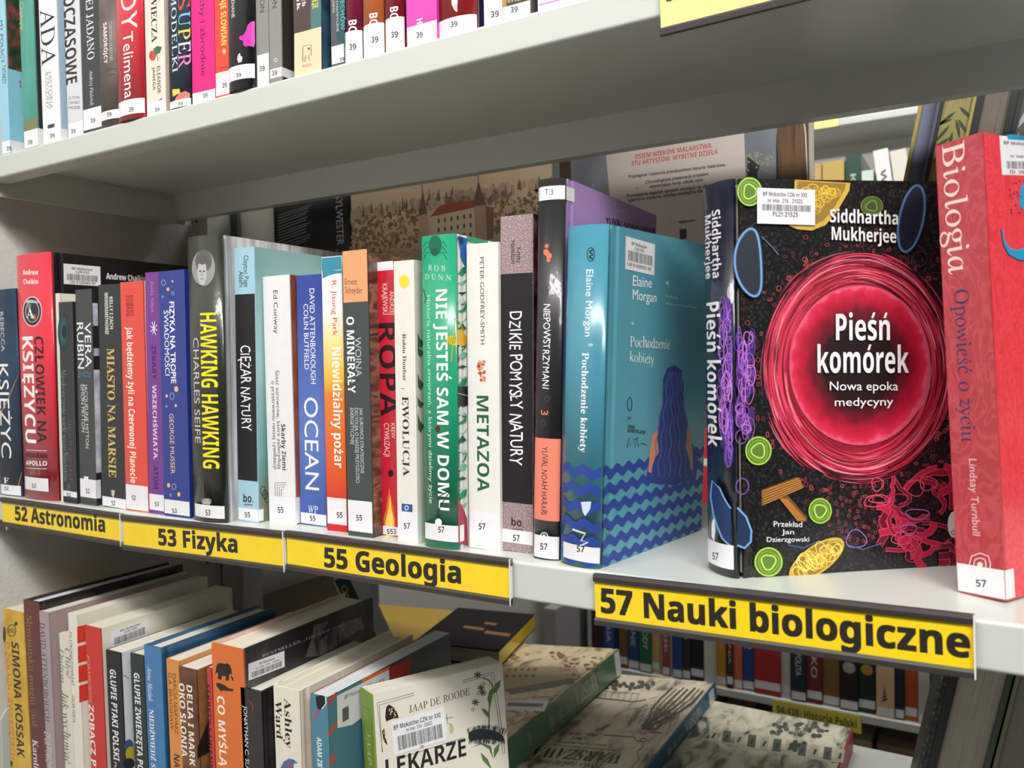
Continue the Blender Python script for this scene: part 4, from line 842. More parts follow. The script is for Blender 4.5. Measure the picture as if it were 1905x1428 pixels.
for n_, (x0, x1, y0) in enumerate(((269, 344, 342), (348, 424, 432))):
    b = topb(('narrow grey book right of the pink paint splash', 'narrow grey book with a dark brown side, before the cream block')[n_], 'G', x0, x1, (140, 141, 136), front=(60, 54, 52) if n_ else None, lean=.02, kind='satin')
    b.down('G', x0+14, -110 if not n_ else -150, x0+44, 78 if not n_ else 50, 'ALISON', (60, 60, 60)); s39(b, 'G', y0, 540-n_*50, x0+12, (436, 464)[n_], h=30, w_=34, wrap=500 if n_ else None)
    if n_: b.ring('S', 'G', 384, 380, 9, 11, 4, (220, 220, 216), n=12)
    b.done()
b = topb('book in brown and teal blocks with a cream foot and square M emblem', 'G', 504, 672, (78, 58, 56), front=MN([(.35, (26, 50, 66)), (.5, (60, 90, 120)), (.65, (40, 110, 110))], 30, 2), lean=.01, kind='satin')
b.poly('S', 'G', [(606, -60), (672, -60), (672, 168), (606, 194)], (72, 116, 116)); b.poly('S', 'G', [(502, 214), (672, 168), (674, 470), (502, 490)], (226, 206, 170))
b.down('G', 550, -60, 575, 40, 'roch', WH, 'serifb'); b.down('G', 518, -60, 540, 66, 'lak', WH, 'serifb'); b.down('G', 616, -60, 652, 54, 'DZIEJE', (236, 210, 70), 'serifb')
b.line('S', 'G', [(608, 350), (608, 282), (556, 294), (556, 388), (575, 388)], 4, (40, 36, 34)); b.line('S', 'G', [(568, 385), (572, 352), (582, 372), (592, 346), (598, 380)], 4, (40, 36, 34)); b.ell('S', 'G', 594, 308, 7, 9, (176, 50, 44)); b.across('S', 'G', 552, 430, 612, 416, 18, 'MUZA', (190, 70, 60), 'sans'); b.done()
b = topb('slate book with teal capitals beside the plaid edge', 'G', 738, 818, (78, 84, 88), lean=.01, kind='satin')
b.poly('S', 'G', [(768, -60), (820, -60), (820, 280), (780, 268), (768, 230)], (34, 76, 86)); b.down('G', 793, -60, 820, 190, 'CZECHÓW', (64, 160, 160), 'sansb'); b.down('G', 768, -40, 780, 200, 'PSYCHIATRYCZNE', (210, 214, 214)); b.down('G', 744, -40, 756, 84, 'WIĘZIENIA', (210, 214, 214)); s39(b, 'G', 286, 400, 788, 378, h=24, w_=30); b.done()
for lab, x0, x1, q, ytop, nx, ny, bx, by in (('plum red book with a curved sticker, leftmost of the three marked Bo', 824, 946, (150, 34, 76), 196, 850, 300, 846, 132), ('orange book with a curved sticker, middle of the three marked Bo', 951, 1084, (232, 124, 66), 148, 990, 254, 978, 88), ('dark red book with a curved sticker, rightmost of the three marked Bo', 1091, 1212, (160, 36, 50), 108, 1114, 222, 1108, 48)):
    b = topb(lab, 'G', x0, x1, q, lean=.008, bulge=.006, kind='foil', Y=.0105); b.down('G', bx, by-6, bx+48, by+120, 'BOG', WH, 'sansb'); s39(b, 'G', ytop, 420, nx, ny, h=36, w_=44); b.done()
b = topb('pink magenta book with a white letter, right of the three curved ones', 'G', 1216, 1406, (222, 68, 174), lean=.005, kind='satin'); b.down('G', 1276, 118, 1312, 150, 'H', WH, 'sansb'); s39(b, 'G', 150, 330, 1274, 224, h=34, w_=40); b.done()
b = topb('wide red book with a white curl, on the upper shelf near its right end', 'G', 1410, 1668, (196, 48, 52), front=(28, 36, 90), lean=.004, bulge=.007, kind='foil', Y=.0115); b.poly('S', 'G', [(1492, -60), (1535, -60), (1532, 76), (1516, 66), (1498, 30)], WH); b.ring('S', 'G', 1526, 42, 8, 11, 4, (170, 30, 40), n=12); s39(b, 'G', 108, 230, 1490, 156, h=34, w_=44); b.done()
b = topb('plain white book right of the dark blue cover edge, upper shelf', 'G', 1703, 1818, (236, 238, 240), lean=.004); s39(b, 'G', 40, 150, 1744, 92, h=38, w_=52); b.done()
b = topb('book with a wooden board photograph on its foot, upper shelf', 'H', 560, 774, MN([(.35, (150, 104, 50)), (.6, (210, 160, 90))], 40, 3, stretch=(3, 1, .5)), front=(96, 92, 106), lean=.004); b.rect('S', 'H', 590, -60, 775, 48, (62, 52, 44)); b.across('S', 'H', 594, 22, 700, 2, 26, 'zna', (206, 186, 150), 'sans'); s39(b, 'H', 30, 160, 620, 78, h=42, w_=56, tilt=-8); b.done()
b = topb('white book with a violet line at its foot, last visible on the upper shelf', 'H', 832, 1200, (240, 240, 244), lean=.0); b.line('S', 'H', [(836, 40), (1100, -26)], 8, (176, 90, 190)); b.done()

# ------------------------------------------------------------ lower row
GL_ = 'books on the lower shelf'
def low(label, c, tl, tr, spine, front=None, back=None, W=None, wpx=None, lean=-.012, Y=.003, **k):
    A = aty(*cx(c, *tl), Y); B = aty(*cx(c, *tr), Y); H = A.z+HT; T = B.x-A.x
    if wpx: W = atz(*cx(*wpx), A.z).y-Y
    W = min(max(W, .10), .235)
    return Book(label, T, W, H/math.cos(lean), Vector((A.x-math.tan(lean)*H, Y, -HT)), 0, lean, spine=spine, front=front, back=back, group=GL_, **k)
b = low('mustard yellow book with bold black name and a round stamp, far left', 'P', (22, 438), (143, 440), MN([(.35, (196, 156, 48)), (.65, (226, 188, 80))], 30, 6), W=.15, lean=-.024, kind='satin')
b.ring('S', 'P', 73, 575, 26, 36, 5, (40, 40, 34)); b.across('S', 'P', 54, 588, 92, 590, 24, 'EKO', (40, 40, 34), 'sansb'); b.poly('S', 'P', [(88, 540), (94, 522), (104, 520), (112, 536), (98, 548)], (40, 44, 34))
b.down('P', 90, 652, 132, 1352, 'SIMONA KOSSAK', (32, 28, 26), 'sansb'); b.down('P', 50, 650, 76, 1366, 'O ZIOŁACH I ZWIERZĘTACH', (206, 108, 50), 'sans'); b.ell('S', 'P', 28, 600, 10, 50, (76, 64, 44)); b.ell('S', 'P', 72, 1400, 8, 18, (76, 64, 44)); b.done()
b = low('dark maroon hardcover with dim gold lettering beside the mustard book', 'P', (145, 382), (240, 400), (92, 30, 30), front=(34, 28, 30), back=(26, 24, 26), wpx=('P', 1045, 150), hard=True, lean=-.026, pages=(226, 226, 226))
b.down('P', 180, 486, 214, 1166, 'Słowiańska magia ziół', (150, 118, 62), 'serif'); b.down('P', 208, 1256, 240, 1500, 'Karolina', (226, 214, 206), 'serifb'); b.done()
b = low('greyish pink book with thin dark capitals next to the maroon one', 'P', (243, 452), (300, 460), (172, 158, 162), front=(176, 152, 152), back=(50, 46, 50), wpx=('P', 1172, 216), lean=-.02, kind='satin')
b.down('P', 262, 530, 292, 1136, 'DAVID ATTENBOROUGH', (70, 56, 60), 'serif'); b.down('P', 280, 1205, 318, 1430, 'ŻYCIE PTAKÓW', (214, 206, 208), 'sans'); b.done()
b = low('short ivory hardcover with grey green handwriting-like title', 'P', (367, 590), (425, 576), (226, 222, 206), W=.12, lean=-.016, hard=True, kind='satin')
b.down('P', 408, 686, 436, 870, 'Chloé', (84, 104, 106), 'ital'); b.down('P', 374, 684, 398, 900, 'Dalton', (84, 104, 106), 'ital'); b.down('P', 394, 958, 432, 1400, 'Jak wychować', (70, 78, 74), 'ital'); b.done()
b = low('cream book with four red blocks along its cover edge', 'P', (422, 466), (478, 492), (234, 230, 216), front=(234, 230, 214), wpx=('P', 1250, 236), lean=-.014, kind='satin')
b.down('P', 438, 585, 452, 915, 'PO STRONIE ZWIERZĄT', (50, 48, 46)); b.down('P', 450, 980, 466, 1146, 'OSCAR HORTA', (50, 48, 46))
for k in range(4): b.poly('F', 'P', [(478+k*4, 552+k*122), (600, 520+k*122), (600, 624+k*122), (480+k*4, 656+k*122)], (220, 62, 48))
b.done()
b = low('red spined book with a cream cover, barcode and orange blotches', 'P', (528, 542), (624, 562), (206, 54, 48), front=MN([(.50, (226, 222, 200)), (.6, (222, 214, 190)), (.66, (210, 150, 80))], 12, 6), wpx=('P', 1502, 320), lean=-.014, kind='satin', back=(232, 228, 212))
b.grid('F', .001, .09, .0002, b.H-.0002, (228, 224, 204)); b.down('P', 548, 730, 564, 1022, 'JACEK KARCZEWSKI', (236, 150, 136)); b.down('P', 564, 1040, 592, 1620, 'ZOBACZ PTAKA', (246, 238, 230), 'sansb')
b.barcode('F', 'P', (688, 580), (915, 498), (690, 680), [('BP Mokotów', .25, .8, .25, .12), ('CzN XXI', .35, .7, .42, .12)], bars=(.5, .95)); b.done()
b = low('slim black spine reading PTAKI POLSKI with a white bird cover', 'P', (657, 692), (748, 712), (28, 30, 32), front=(232, 234, 240), W=.14, kind='satin', lean=-.012)
b.down('P', 694, 820, 728, 1376, 'GŁUPIE PTAKI POLSKI', (238, 238, 238), 'sansb'); b.down('P', 712, 1392, 728, 1560, 'MAREK M', (220, 220, 220))
b.ell('F', 'P', 800, 1290, 28, 40, (66, 96, 150)); b.ell('F', 'P', 812, 1340, 34, 46, (196, 180, 60)); b.ell('F', 'P', 800, 1400, 36, 34, (44, 50, 60)); b.line('F', 'P', [(765, 850), (800, 872)], 4, (60, 60, 60)); b.done()
b = low('slim dark green spine reading ZWIERZĘTA beside the black one', 'P', (808, 712), (890, 722), (38, 54, 52), W=.14, kind='satin', lean=-.012)
b.down('P', 846, 843, 878, 1560, 'GŁUPIE ZWIERZĘTA POLSKI', (238, 238, 238), 'sansb'); b.done()
b = low('sky blue hardcover with white slanted lettering', 'P', (893, 662), (999, 686), (62, 124, 176), front=(40, 88, 130), back=(46, 96, 140), wpx=('P', 1652, 420), hard=True, kind='gloss', lean=-.012)
b.down('P', 918, 800, 944, 1016, 'Anna Maziuk', (230, 234, 240), 'ital'); b.down('P', 936, 1068, 962, 1560, 'NIEDŹWIEDŹ SZUKA', (240, 242, 246), 'serifb'); b.done()
b = low('narrow tan orange book with brown capitals', 'P', (1032, 748), (1108, 760), (222, 146, 74), W=.15, front=(206, 140, 80), kind='satin', lean=-.012)
b.down('P', 1078, 845, 1100, 1216, 'DARCIA NARVAEZ', (96, 56, 30)); b.down('P', 1050, 840, 1070, 1188, 'G.A. BRADSHAW', (96, 56, 30)); b.down('P', 1082, 1345, 1116, 1500, 'NATU', (60, 34, 24), 'sansb'); b.done()
b = low('brown photo book with white capitals OKO SŁONIA', 'P', (1109, 795), (1218, 820), MN([(.35, (74, 44, 28)), (.6, (128, 84, 54))], 25, 5), front=MN([(.35, (60, 38, 24)), (.5, (150, 104, 56)), (.68, (196, 150, 90))], 14, 5), W=.15, kind='gloss', lean=-.012)
b.down('P', 1168, 918, 1200, 1412, 'DELIA I MARK', (240, 234, 222), 'sansb'); b.down('P', 1120, 905, 1152, 1356, 'OKO SŁONIA', (240, 234, 222), 'sansb'); b.poly('F', 'P', [(1224, 1300), (1300, 1120), (1300, 1330), (1226, 1370)], (36, 30, 28)); b.done()
b = low('crimson book mostly hidden behind the orange elephant book', 'P', (1284, 802), (1311, 812), (196, 54, 60), W=.14, lean=-.012)
b.down('P', 1291, 910, 1312, 1480, 'SEKRETY SAWANNY', (60, 16, 22), 'sansb'); b.done()
b = low('orange hardcover with black elephant and whale, dark photo cover', 'P', (1312, 652), (1508, 690), (224, 112, 44), front=MN([(.30, (22, 22, 24)), (.5, (40, 40, 42)), (.62, (96, 94, 92)), (.8, (130, 126, 122))], 9, 7, stretch=(1, 1, .6)), back=(226, 190, 176), wpx=('Q', 1020, 378), hard=True, kind='gloss', pages=(236, 226, 208), lean=-.010)
BK = (34, 28, 26)
b.poly('S', 'P', [(1342, 800), (1352, 780), (1372, 776), (1396, 782), (1412, 778), (1428, 790), (1436, 812), (1440, 850), (1450, 880), (1452, 888), (1440, 882), (1430, 850), (1424, 842), (1420, 885), (1400, 886), (1402, 858), (1378, 858), (1374, 880), (1350, 874), (1354, 845), (1344, 830), (1340, 850), (1336, 848)], BK); b.line('S', 'P', [(1428, 846), (1442, 858), (1450, 852)], 3, (226, 200, 170))
b.poly('S', 'P', [(1340, 902), (1358, 900), (1392, 912), (1420, 934), (1446, 938), (1454, 948), (1440, 948), (1446, 960), (1432, 950), (1408, 950), (1378, 946), (1374, 958), (1366, 944), (1348, 924)], BK)
b.down('P', 1360, 985, 1402, 1600, 'CO MYŚLĄ I CZ', (244, 234, 220), 'sansb')
b.poly('F', 'Q', [(560, 740), (600, 620), (616, 540), (700, 520), (640, 640), (700, 600), (800, 520), (900, 500), (930, 560), (840, 600), (740, 680), (660, 730)], MN([(.3, (60, 60, 60)), (.6, (120, 118, 114))], 60, 5, stretch=(1, 4, 1), kind='gloss'))
for k in range(8): b.ring('F', 'Q', 690+k*12, 690-k*14, 30, 40, 3, (36, 36, 38), n=10, a0=-2.4, a1=-.6)
b.across('F', 'Q', 292, 742, 912, 500, 16, 'BESTSELLER „THE NEW YORK TIMES', (200, 196, 190), 'serif'); b.barcode('F', 'Q', (206, 782), (430, 700), (208, 886), [('BP Mokotów', .3, .72, .30, .12), ('nr inw.: 21k - 21524', .2, .85, .50, .10)], bars=(.58, .92)); b.done()
b = low('black glossy hardcover with a thin red arc and white lettering', 'Q', (158, 925), (286, 946), (30, 30, 32), front=MN([(.4, (26, 26, 28)), (.6, (60, 54, 54)), (.7, (120, 100, 96))], 20, 6), wpx=('Q', 948, 628), hard=True, kind='foil', lean=-.012)
b.down('Q', 186, 1045, 208, 1540, 'JONATHAN C. SLAGHT', (228, 228, 228)); b.ring('S', 'Q', 195, 1060, 40, 52, 4, (190, 50, 50), a0=-1.5, a1=.6); b.done()
b = low('cream hardcover with bold black serif lettering and a blue bird', 'Q', (362, 912), (522, 936), (232, 226, 208), front=(230, 224, 206), back=(230, 224, 206), wpx=('Q', 1225, 602), hard=True, kind='satin', pages=(222, 214, 196), lean=-.008)
b.down('Q', 434, 1000, 476, 1304, 'Ashley', (30, 28, 28), 'serifb'); b.down('Q', 378, 1012, 416, 1246, 'Ward', (30, 28, 28), 'serifb')
b.poly('S', 'Q', [(400, 1440), (425, 1390), (460, 1368), (490, 1376), (516, 1398), (490, 1400), (486, 1450)], (70, 110, 170)); b.poly('S', 'Q', [(440, 1440), (445, 1400), (470, 1392), (480, 1440)], (150, 84, 90)); b.ell('S', 'Q', 484, 1386, 4, 4, (20, 20, 20)); b.done()
b = low('teal paperback with a bird head and rusty red leaves on its cover', 'Q', (592, 966), (697, 974), (72, 128, 148), front=(24, 38, 44), wpx=('Q', 1530, 602), kind='gloss', pages=(218, 220, 222), lean=-.006, back=(150, 60, 50))
b.poly('S', 'Q', [(625, 985), (660, 975), (685, 985), (688, 1030), (660, 1062), (640, 1070), (630, 1040)], (24, 26, 30)); b.line('S', 'Q', [(686, 985), (688, 1030), (662, 1062)], 6, WH); b.poly('S', 'Q', [(620, 1080), (650, 1062), (640, 1110), (612, 1130)], (150, 90, 120)); b.down('Q', 636, 1240, 664, 1520, 'ADAM ZBYRYT', (230, 236, 238), 'sansb')
b.grid('F', .0008, .045, .0002, b.H-.0002, (70, 118, 134))
b.poly('F', 'Q', [(1090, 800), (1226, 742), (1200, 860), (1080, 900)], (172, 40, 36)); b.poly('F', 'Q', [(900, 880), (1092, 792), (1078, 815), (930, 900)], (214, 110, 50)); b.poly('F', 'Q', [(705, 1000), (755, 950), (750, 980), (700, 1060)], (186, 70, 50))
for pts in ([(705, 1200), (760, 1130), (758, 1160), (706, 1240)], [(712, 1370), (745, 1330), (742, 1380), (716, 1428)]): b.poly('F', 'Q', pts, (190, 80, 50))
b.poly('F', 'Q', [(756, 980), (1080, 816), (1084, 990), (850, 1160), (760, 1180)], (218, 216, 218)); b.across('F', 'Q', 805, 1002, 1050, 890, 26, 'BP Mokotów CZN nr XXI', (40, 40, 44), 'sans'); b.rect('F', 'Q', 790, 1050, 830, 1134, (90, 90, 94)); b.done()

# cream book whose cover turns to the viewer
zt = -.128; K = atz(*cx('Q', 947, 985), zt); Fe = atz(*cx('Q', 1760, 780), zt); d = Fe-K; ang = math.atan2(d.y, d.x); yw = ang-math.pi/2; X = Vector((math.cos(yw), math.sin(yw), 0)); Hh = zt+HT; Tj = .024
PB = K-X*Tj+Vector((.004, 0, 0)); lean = -.085
b = Book('cream paperback with green spine, caterpillar and plant on its turned cover', Tj, math.hypot(d.x, d.y), Hh/math.cos(lean), Vector((PB.x, PB.y, -HT))-X*(math.tan(lean)*Hh), yw, lean, spine=(126, 158, 52), front=(226, 219, 205), back=(226, 219, 205), kind='satin', group=GL_)
for u in (.14, .86): b.grid('S', b.T*u-.0002, b.T*u+.0002, .002, b.H-.013, (70, 96, 40), 'lettering')
b.grid('S', b.T*.14, b.T*.86, b.H-.0134, b.H-.013, (70, 96, 40), 'lettering'); b.text('S', (b.T*.36, b.H-.032), (0, -.085), (b.T*.3, 0), 'JAAP DE ROODE', (206, 214, 160), 'serif')
for o_ in (0, 14): b.line('F', 'Q', [(1040-o_*.2, 1330), (1006+o_, 1024+o_), (1236, 962+o_)], 3, (50, 48, 44)); b.line('F', 'Q', [(1536, 886+o_), (1726-o_, 834+o_), (1766-o_, 1080), (1800-o_, 1340)], 3, (50, 48, 44))
b.line('F', 'Q', [(1130, 1372), (1540, 1240)], 3, (50, 48, 44))
b.across('F', 'Q', 1205, 1086, 1582, 972, 44, 'JAAP DE ROODE', (44, 40, 38), 'serif'); b.across('F', 'Q', 1062, 1490, 1560, 1350, 110, 'LEKARZE', (30, 30, 28), 'sansb')
b.poly('F', 'Q', [(1056, 1110), (1062, 1050), (1078, 1034), (1100, 1045), (1128, 1080), (1140, 1116), (1100, 1122), (1062, 1140)], (36, 32, 30)); b.poly('F', 'Q', [(1036, 1200), (1050, 1180), (1056, 1230), (1072, 1290), (1046, 1260)], (36, 32, 30))
for i in range(16): x = 1066+rnd.random()*60; y = 1052+rnd.random()*60; b.ell('F', 'Q', x, y, 4, 5, (222, 150, 80) if i % 2 else (230, 224, 210), n=7, step=False)
for i in range(8): b.ell('F', 'Q', 1044+rnd.random()*16, 1196+rnd.random()*60, 4, 5, (222, 140, 70), n=7, step=False)
LF = (84, 118, 52)
b.line('F', 'Q', [(1700, 1170), (1700, 1080), (1706, 1010), (1724, 960), (1722, 920), (1700, 884), (1660, 866)], 9, LF)
for pts in ([(1705, 1060), (1690, 1000), (1702, 950), (1722, 930), (1722, 990)], [(1724, 960), (1735, 910), (1772, 880), (1768, 920), (1745, 962)], [(1700, 1120), (1670, 1090), (1650, 1056), (1676, 1062), (1698, 1084)], [(1726, 1370), (1700, 1310), (1650, 1280), (1590, 1300), (1650, 1272), (1712, 1290)], [(1730, 1370), (1730, 1310), (1766, 1270), (1760, 1320)], [(1720, 1440), (1660, 1380), (1648, 1330), (1690, 1370)]): b.poly('F', 'Q', pts, LF)
for x, y in ((1630, 850), (1650, 930), (1616, 1020), (1660, 960)):
    for i in range(7): a = i*.9; b.line('F', 'Q', [(x, y), (x+24*math.cos(a), y+22*math.sin(a))], 7, (56, 78, 40), step=False)
for x, y in ((1634, 965), (1600, 1065), (1668, 905)): b.ell('F', 'Q', x, y, 13, 13, (216, 170, 120), n=9)
b.lay += 1; cat = [(1572, 1210), (1600, 1192), (1650, 1184), (1710, 1190), (1760, 1206), (1790, 1230), (1792, 1262), (1760, 1262), (1700, 1250), (1640, 1250), (1590, 1262), (1572, 1244)]; b.poly('F', 'Q', cat, (26, 30, 36))
for i in range(90): x = rnd.uniform(1575, 1795); t = (x-1685)/110; y0 = 1186+26*t*t; b.line('F', 'Q', [(x, y0+14), (x+rnd.uniform(-9, 9)+t*14, y0-rnd.uniform(14, 30))], 2.5, (30, 36, 46), step=False); b.line('F', 'Q', [(x, 1244), (x+rnd.uniform(-9, 9), 1262+rnd.uniform(4, 22))], 2.5, (30, 36, 46), step=False)
b.ell('F', 'Q', 1466, 1185, 14, 30, (190, 184, 140)); b.line('F', 'Q', [(1436, 1090), (1442, 1150), (1470, 1160)], 3, (50, 46, 40)); b.line('F', 'Q', [(1432, 1120), (1475, 1112)], 3, (50, 46, 40))
b.barcode('F', 'Q', (1090, 1140), (1420, 1048), (1112, 1350), [('BP Mokotów CZN nr XXI', .04, .92, .27, .13), ('nr inw.: 21k - 22622', .26, .74, .42, .10), ('59', .48, .54, 1.02, .08)], bars=(.48, .90)); b.done()

# ------------------------------------------------------------ far side of the unit
GF = 'albums on the far side'
# standing albums, backs towards us (y = .31)
def standing(label, x0, x1, H, lean, cover, edge=.02, z=.085, y=.312, T=.024, spine=None, pages=(214, 206, 190), **k):
    """album seen from its back cover: local X (front normal) points away from us"""
    mt = Matrix.Translation((x1, y+T, z)) @ Matrix.Rotation(lean, 4, 'Y') @ Matrix.Rotation(math.pi/2, 4, 'Z')
    return Book(label, T, x1-x0, H, mat4=mt, spine=spine or cover, front=cover, back=cover, pages=pages, group=GF, **k)
class Back(Face3):
    """print on the side of an album that faces us; u = x, v = z in the album frame of a plain box"""
def album(label, x0, x1, H, cover, z=.085, y=.312, T=.024, lean=0, hinge=None, pages=(214, 206, 190), kind='satin', spine_at=None, spine=None, name='book'):
    root = bpy.data.objects.new(name, None); COL.objects.link(root); tag(root, label, 'book', GF)
    mt = Matrix.Translation((x0, y, z+(x1-x0)*abs(math.sin(lean))*(lean > 0))) @ Matrix.Rotation(lean, 4, 'Y'); root.matrix_world = mt; W = x1-x0
    class P(Face3): matrix = mt
    f = P(root, W); f.H = H
    f.parts['S'] = box('back_cover', (0, 0, 0), (W, .0025, H), as_mat(cover, kind), root, .0006)
    box('front_cover', (0, T-.0025, 0), (W, T, H), as_mat(cover, kind), root, .0006)
    sp = spine if spine is not None else cover
    if spine_at == 'right': box('spine', (W-.003, .0024, 0), (W, T-.0024, H), as_mat(sp, kind), root); a, e = .003, W-.003
    else: box('spine', (0, .0024, 0), (.003, T-.0024, H), as_mat(sp, kind), root); a, e = .003, W-.003
    box('pages', (a, .0025, .003), (e, T-.0025, H-.003), MP(pages, 1), root)
    return f
f = album('plain slate blue album in shadow beside the wall, far side', -.932, -.877, .30, (96, 102, 116), T=.03); f.done()
f = album('pale grey album standing far side left of the black one', -.8735, -.8085, .29, (206, 208, 198), T=.03, y=.316); f.done()
f = album('black book with small grey text lines and vertical white capitals', -.8065, -.6745, .30, (26, 27, 30), T=.028, kind='gloss')
for k in range(13):
    y = 505-k*0; f.line('S', 'Z', [(122, 560+k*18), (rnd.uniform(290, 330), 496+k*18)], 6, (120, 122, 122))
f.down('Z', 478, 435, 520, 740, 'SYLWESTER', (190, 192, 196), 'sans'); f.down('Z', 482, 765, 512, 810, '„H', (190, 192, 196), 'sans'); f.done()

# castle album: brown forest print with a long palace
FOR = MG([(0, (110, 98, 78)), (.2, (140, 118, 90)), (.45, (180, 156, 126)), (.62, (226, 202, 172)), (1, (232, 208, 178))], 2, .08, .30, noise=.03)
f = album('large album showing a palace with a red roof among autumn trees', -.6720, -.386, .262, FOR, T=.03)
TR = [(160, 130, 90), (172, 136, 92), (142, 120, 88), (126, 110, 86), (182, 144, 96), (150, 122, 84)]
rnd = random.Random(9)
for i in range(120):                                   # misty wood behind
    x = rnd.uniform(570, 1840); f.ell('S', 'Z', x, 545-(x-560)*.17+rnd.uniform(0, 50), rnd.uniform(10, 22), rnd.uniform(20, 44), rnd.choice([(196, 174, 146), (180, 160, 134), (206, 182, 152)]), n=9, step=False)
f.lay += 1
for i in range(34):
    x = rnd.uniform(590, 1830); y = 500-(x-560)*.15+rnd.uniform(-10, 30); L = rnd.uniform(40, 90)
    if 1040 < x < 1420: y -= 20
    for k in range(4): f.poly('S', 'Z', [(x-4-k*3, y+L*(k+1)/4), (x, y+L*k/4-6), (x+4+k*3, y+L*(k+1)/4)], (126, 112, 92), step=False)
f.lay += 1
for i in range(420):
    x = rnd.uniform(570, 1840); base = 575-(x-560)*.15
    if 990 < x < 1440: continue
    d_ = rnd.random(); f.ell('S', 'Z', x, base+d_*240, rnd.uniform(6, 17), rnd.uniform(7, 20), rnd.choice(TR), n=8, step=False)
f.lay += 1
for i in range(300):
    x = rnd.uniform(570, 1840); base = 590-(x-560)*.15
    if 990 < x < 1440: continue
    f.ell('S', 'Z', x, base+rnd.random()*230, rnd.uniform(3, 8), rnd.uniform(3, 9), rnd.choice([(96, 82, 58), (84, 74, 56), (196, 158, 108), (110, 90, 62)]), n=7, step=False)
f.lay += 1
for i in range(60): x = rnd.uniform(1140, 1520); f.ell('S', 'Z', x, 478-(x-1180)*.14+rnd.uniform(-14, 34), 13, 22, rnd.choice([(168, 150, 124), (150, 132, 106), (130, 116, 94)]), n=8, step=False)
f.lay += 1
f.poly('S', 'Z', [(1060, 565), (1400, 500), (1404, 690), (1070, 720)], (232, 212, 184)); f.poly('S', 'Z', [(1050, 570), (1110, 500), (1160, 488), (1360, 462), (1376, 500)], (176, 84, 62))
f.poly('S', 'Z', [(985, 560), (1040, 556), (1050, 760), (985, 760)], (208, 172, 148)); f.poly('S', 'Z', [(980, 562), (1006, 400), (1034, 550)], (124, 98, 84)); f.poly('S', 'Z', [(1320, 500), (1390, 490), (1400, 720), (1330, 730)], (198, 164, 142)); f.poly('S', 'Z', [(1314, 506), (1346, 345), (1392, 496)], (124, 92, 80)); f.poly('S', 'Z', [(1390, 500), (1440, 510), (1440, 700), (1400, 710)], (150, 110, 90))
for k in range(6):
    for j in range(3): f.rect('S', 'Z', 1098+k*39, 580-k*6+j*56, 1110+k*39, 606-k*6+j*56, (96, 82, 70))
for x, y in ((1004, 392), (1345, 335)): f.line('S', 'Z', [(x, y+30), (x, y-20), (x-14, y-14)], 4, (84, 70, 60))
for i in range(50): f.line('S', 'Z', [(560+i*25, 810-rnd.random()*40), (590+i*25, 806-rnd.random()*40)], 4, (110, 94, 72), step=False)
f.done()

f = album('grey album with a pale text panel and red capitals about paintings', -.392, -.1625, .262, MN([(.35, (106, 112, 120)), (.65, (134, 140, 146))], 18, 6), T=.03, y=.3105)
f.rect('S', 'U', 160, 290, 240, 900, (74, 56, 46)); PAN = (196, 184, 178)
f.poly('S', 'U', [(484, 236), (1464, 90), (1500, 1100), (560, 1100)], PAN)
f.across('S', 'U', 690, 290, 1240, 208, 32, 'OSIEM WIEKÓW MALARSTWA,', (190, 70, 60), 'sansb'); f.across('S', 'U', 667, 338, 1278, 252, 32, 'STU ARTYSTÓW, WYBITNE DZIEŁA', (190, 70, 60), 'sansb')
for x0, y0, x1, y1, t in ((646, 424, 1333, 338, 'Przystępnie i zabawnie przedstawiona historia malarstwa.'), (766, 464, 1214, 402, 'Chronologiczna prezentacja artystów,'), (795, 494, 1172, 444, 'najważniejsze nurty, szkoły, style'), (634, 560, 1290, 478, 'Rozwiązanie zagadek symboli ukrytych na obrazach'), (640, 592, 1290, 508, 'tajemnice muzeów, wiedza niezbędna dla każdego'), (1000, 745, 1120, 730, 'wydawnictwo')): f.across('S', 'U', x0, y0, x1, y1, 22, t, (60, 52, 52), 'sans', bold=.03)
for i in range(60): x = rnd.uniform(1485, 1665); f.ell('S', 'U', x, 300+abs(x-1560)*.3+rnd.uniform(-60, 60), 8, 9, (150, 142, 120), n=7, step=False)
f.lay += 1; f.poly('S', 'U', [(1490, 270), (1540, 310), (1575, 340), (1560, 380), (1556, 470), (1500, 470), (1486, 380)], (36, 40, 40)); f.rect('S', 'U', 1008, 784, 1056, 856, (34, 34, 38)); f.done()
f = album('brown wooden-looking album with a pale edge, right of the text panel', -.1620, -.1345, .262, MN([(.35, (52, 38, 28)), (.6, (104, 76, 48))], 30, 5, stretch=(4, 1, .4)), T=.03, spine_at='right', spine=(206, 200, 190)); f.line('S', 'U', [(1888, 20), (1900, 110), (1915, 460)], 10, (190, 186, 178)); f.done()

# leaning albums at the right, upper and lower
def leaning(label, x0, w_, lean, z, H, c0, c1, pages, y=.31, b=.003, W=.2, group=None):
    """fore-edge towards us: two boards and the leaves between them"""
    root = bpy.data.objects.new('book', None); COL.objects.link(root); tag(root, label, 'book', group or GF)
    root.matrix_world = Matrix.Translation((x0, y, z+w_*math.sin(lean))) @ Matrix.Rotation(lean, 4, 'Y')
    box('back_cover', (0, 0, 0), (b, W, H), as_mat(c0, 'satin'), root, .0005); box('front_cover', (w_-b, 0, 0), (w_, W, H), as_mat(c1, 'satin'), root, .0005)
    box('spine', (b, W-.003, 0), (w_-b, W, H), as_mat(c0, 'satin'), root)
    p = box('pages', (b, .003, .003), (w_-b, W-.003, H-.003), pages if isinstance(pages, bpy.types.Material) else MP(pages, 0, 1400), root)
    return root, p
le = math.atan(.195); z0 = .085; H2 = .262
OLV = (150, 136, 66)
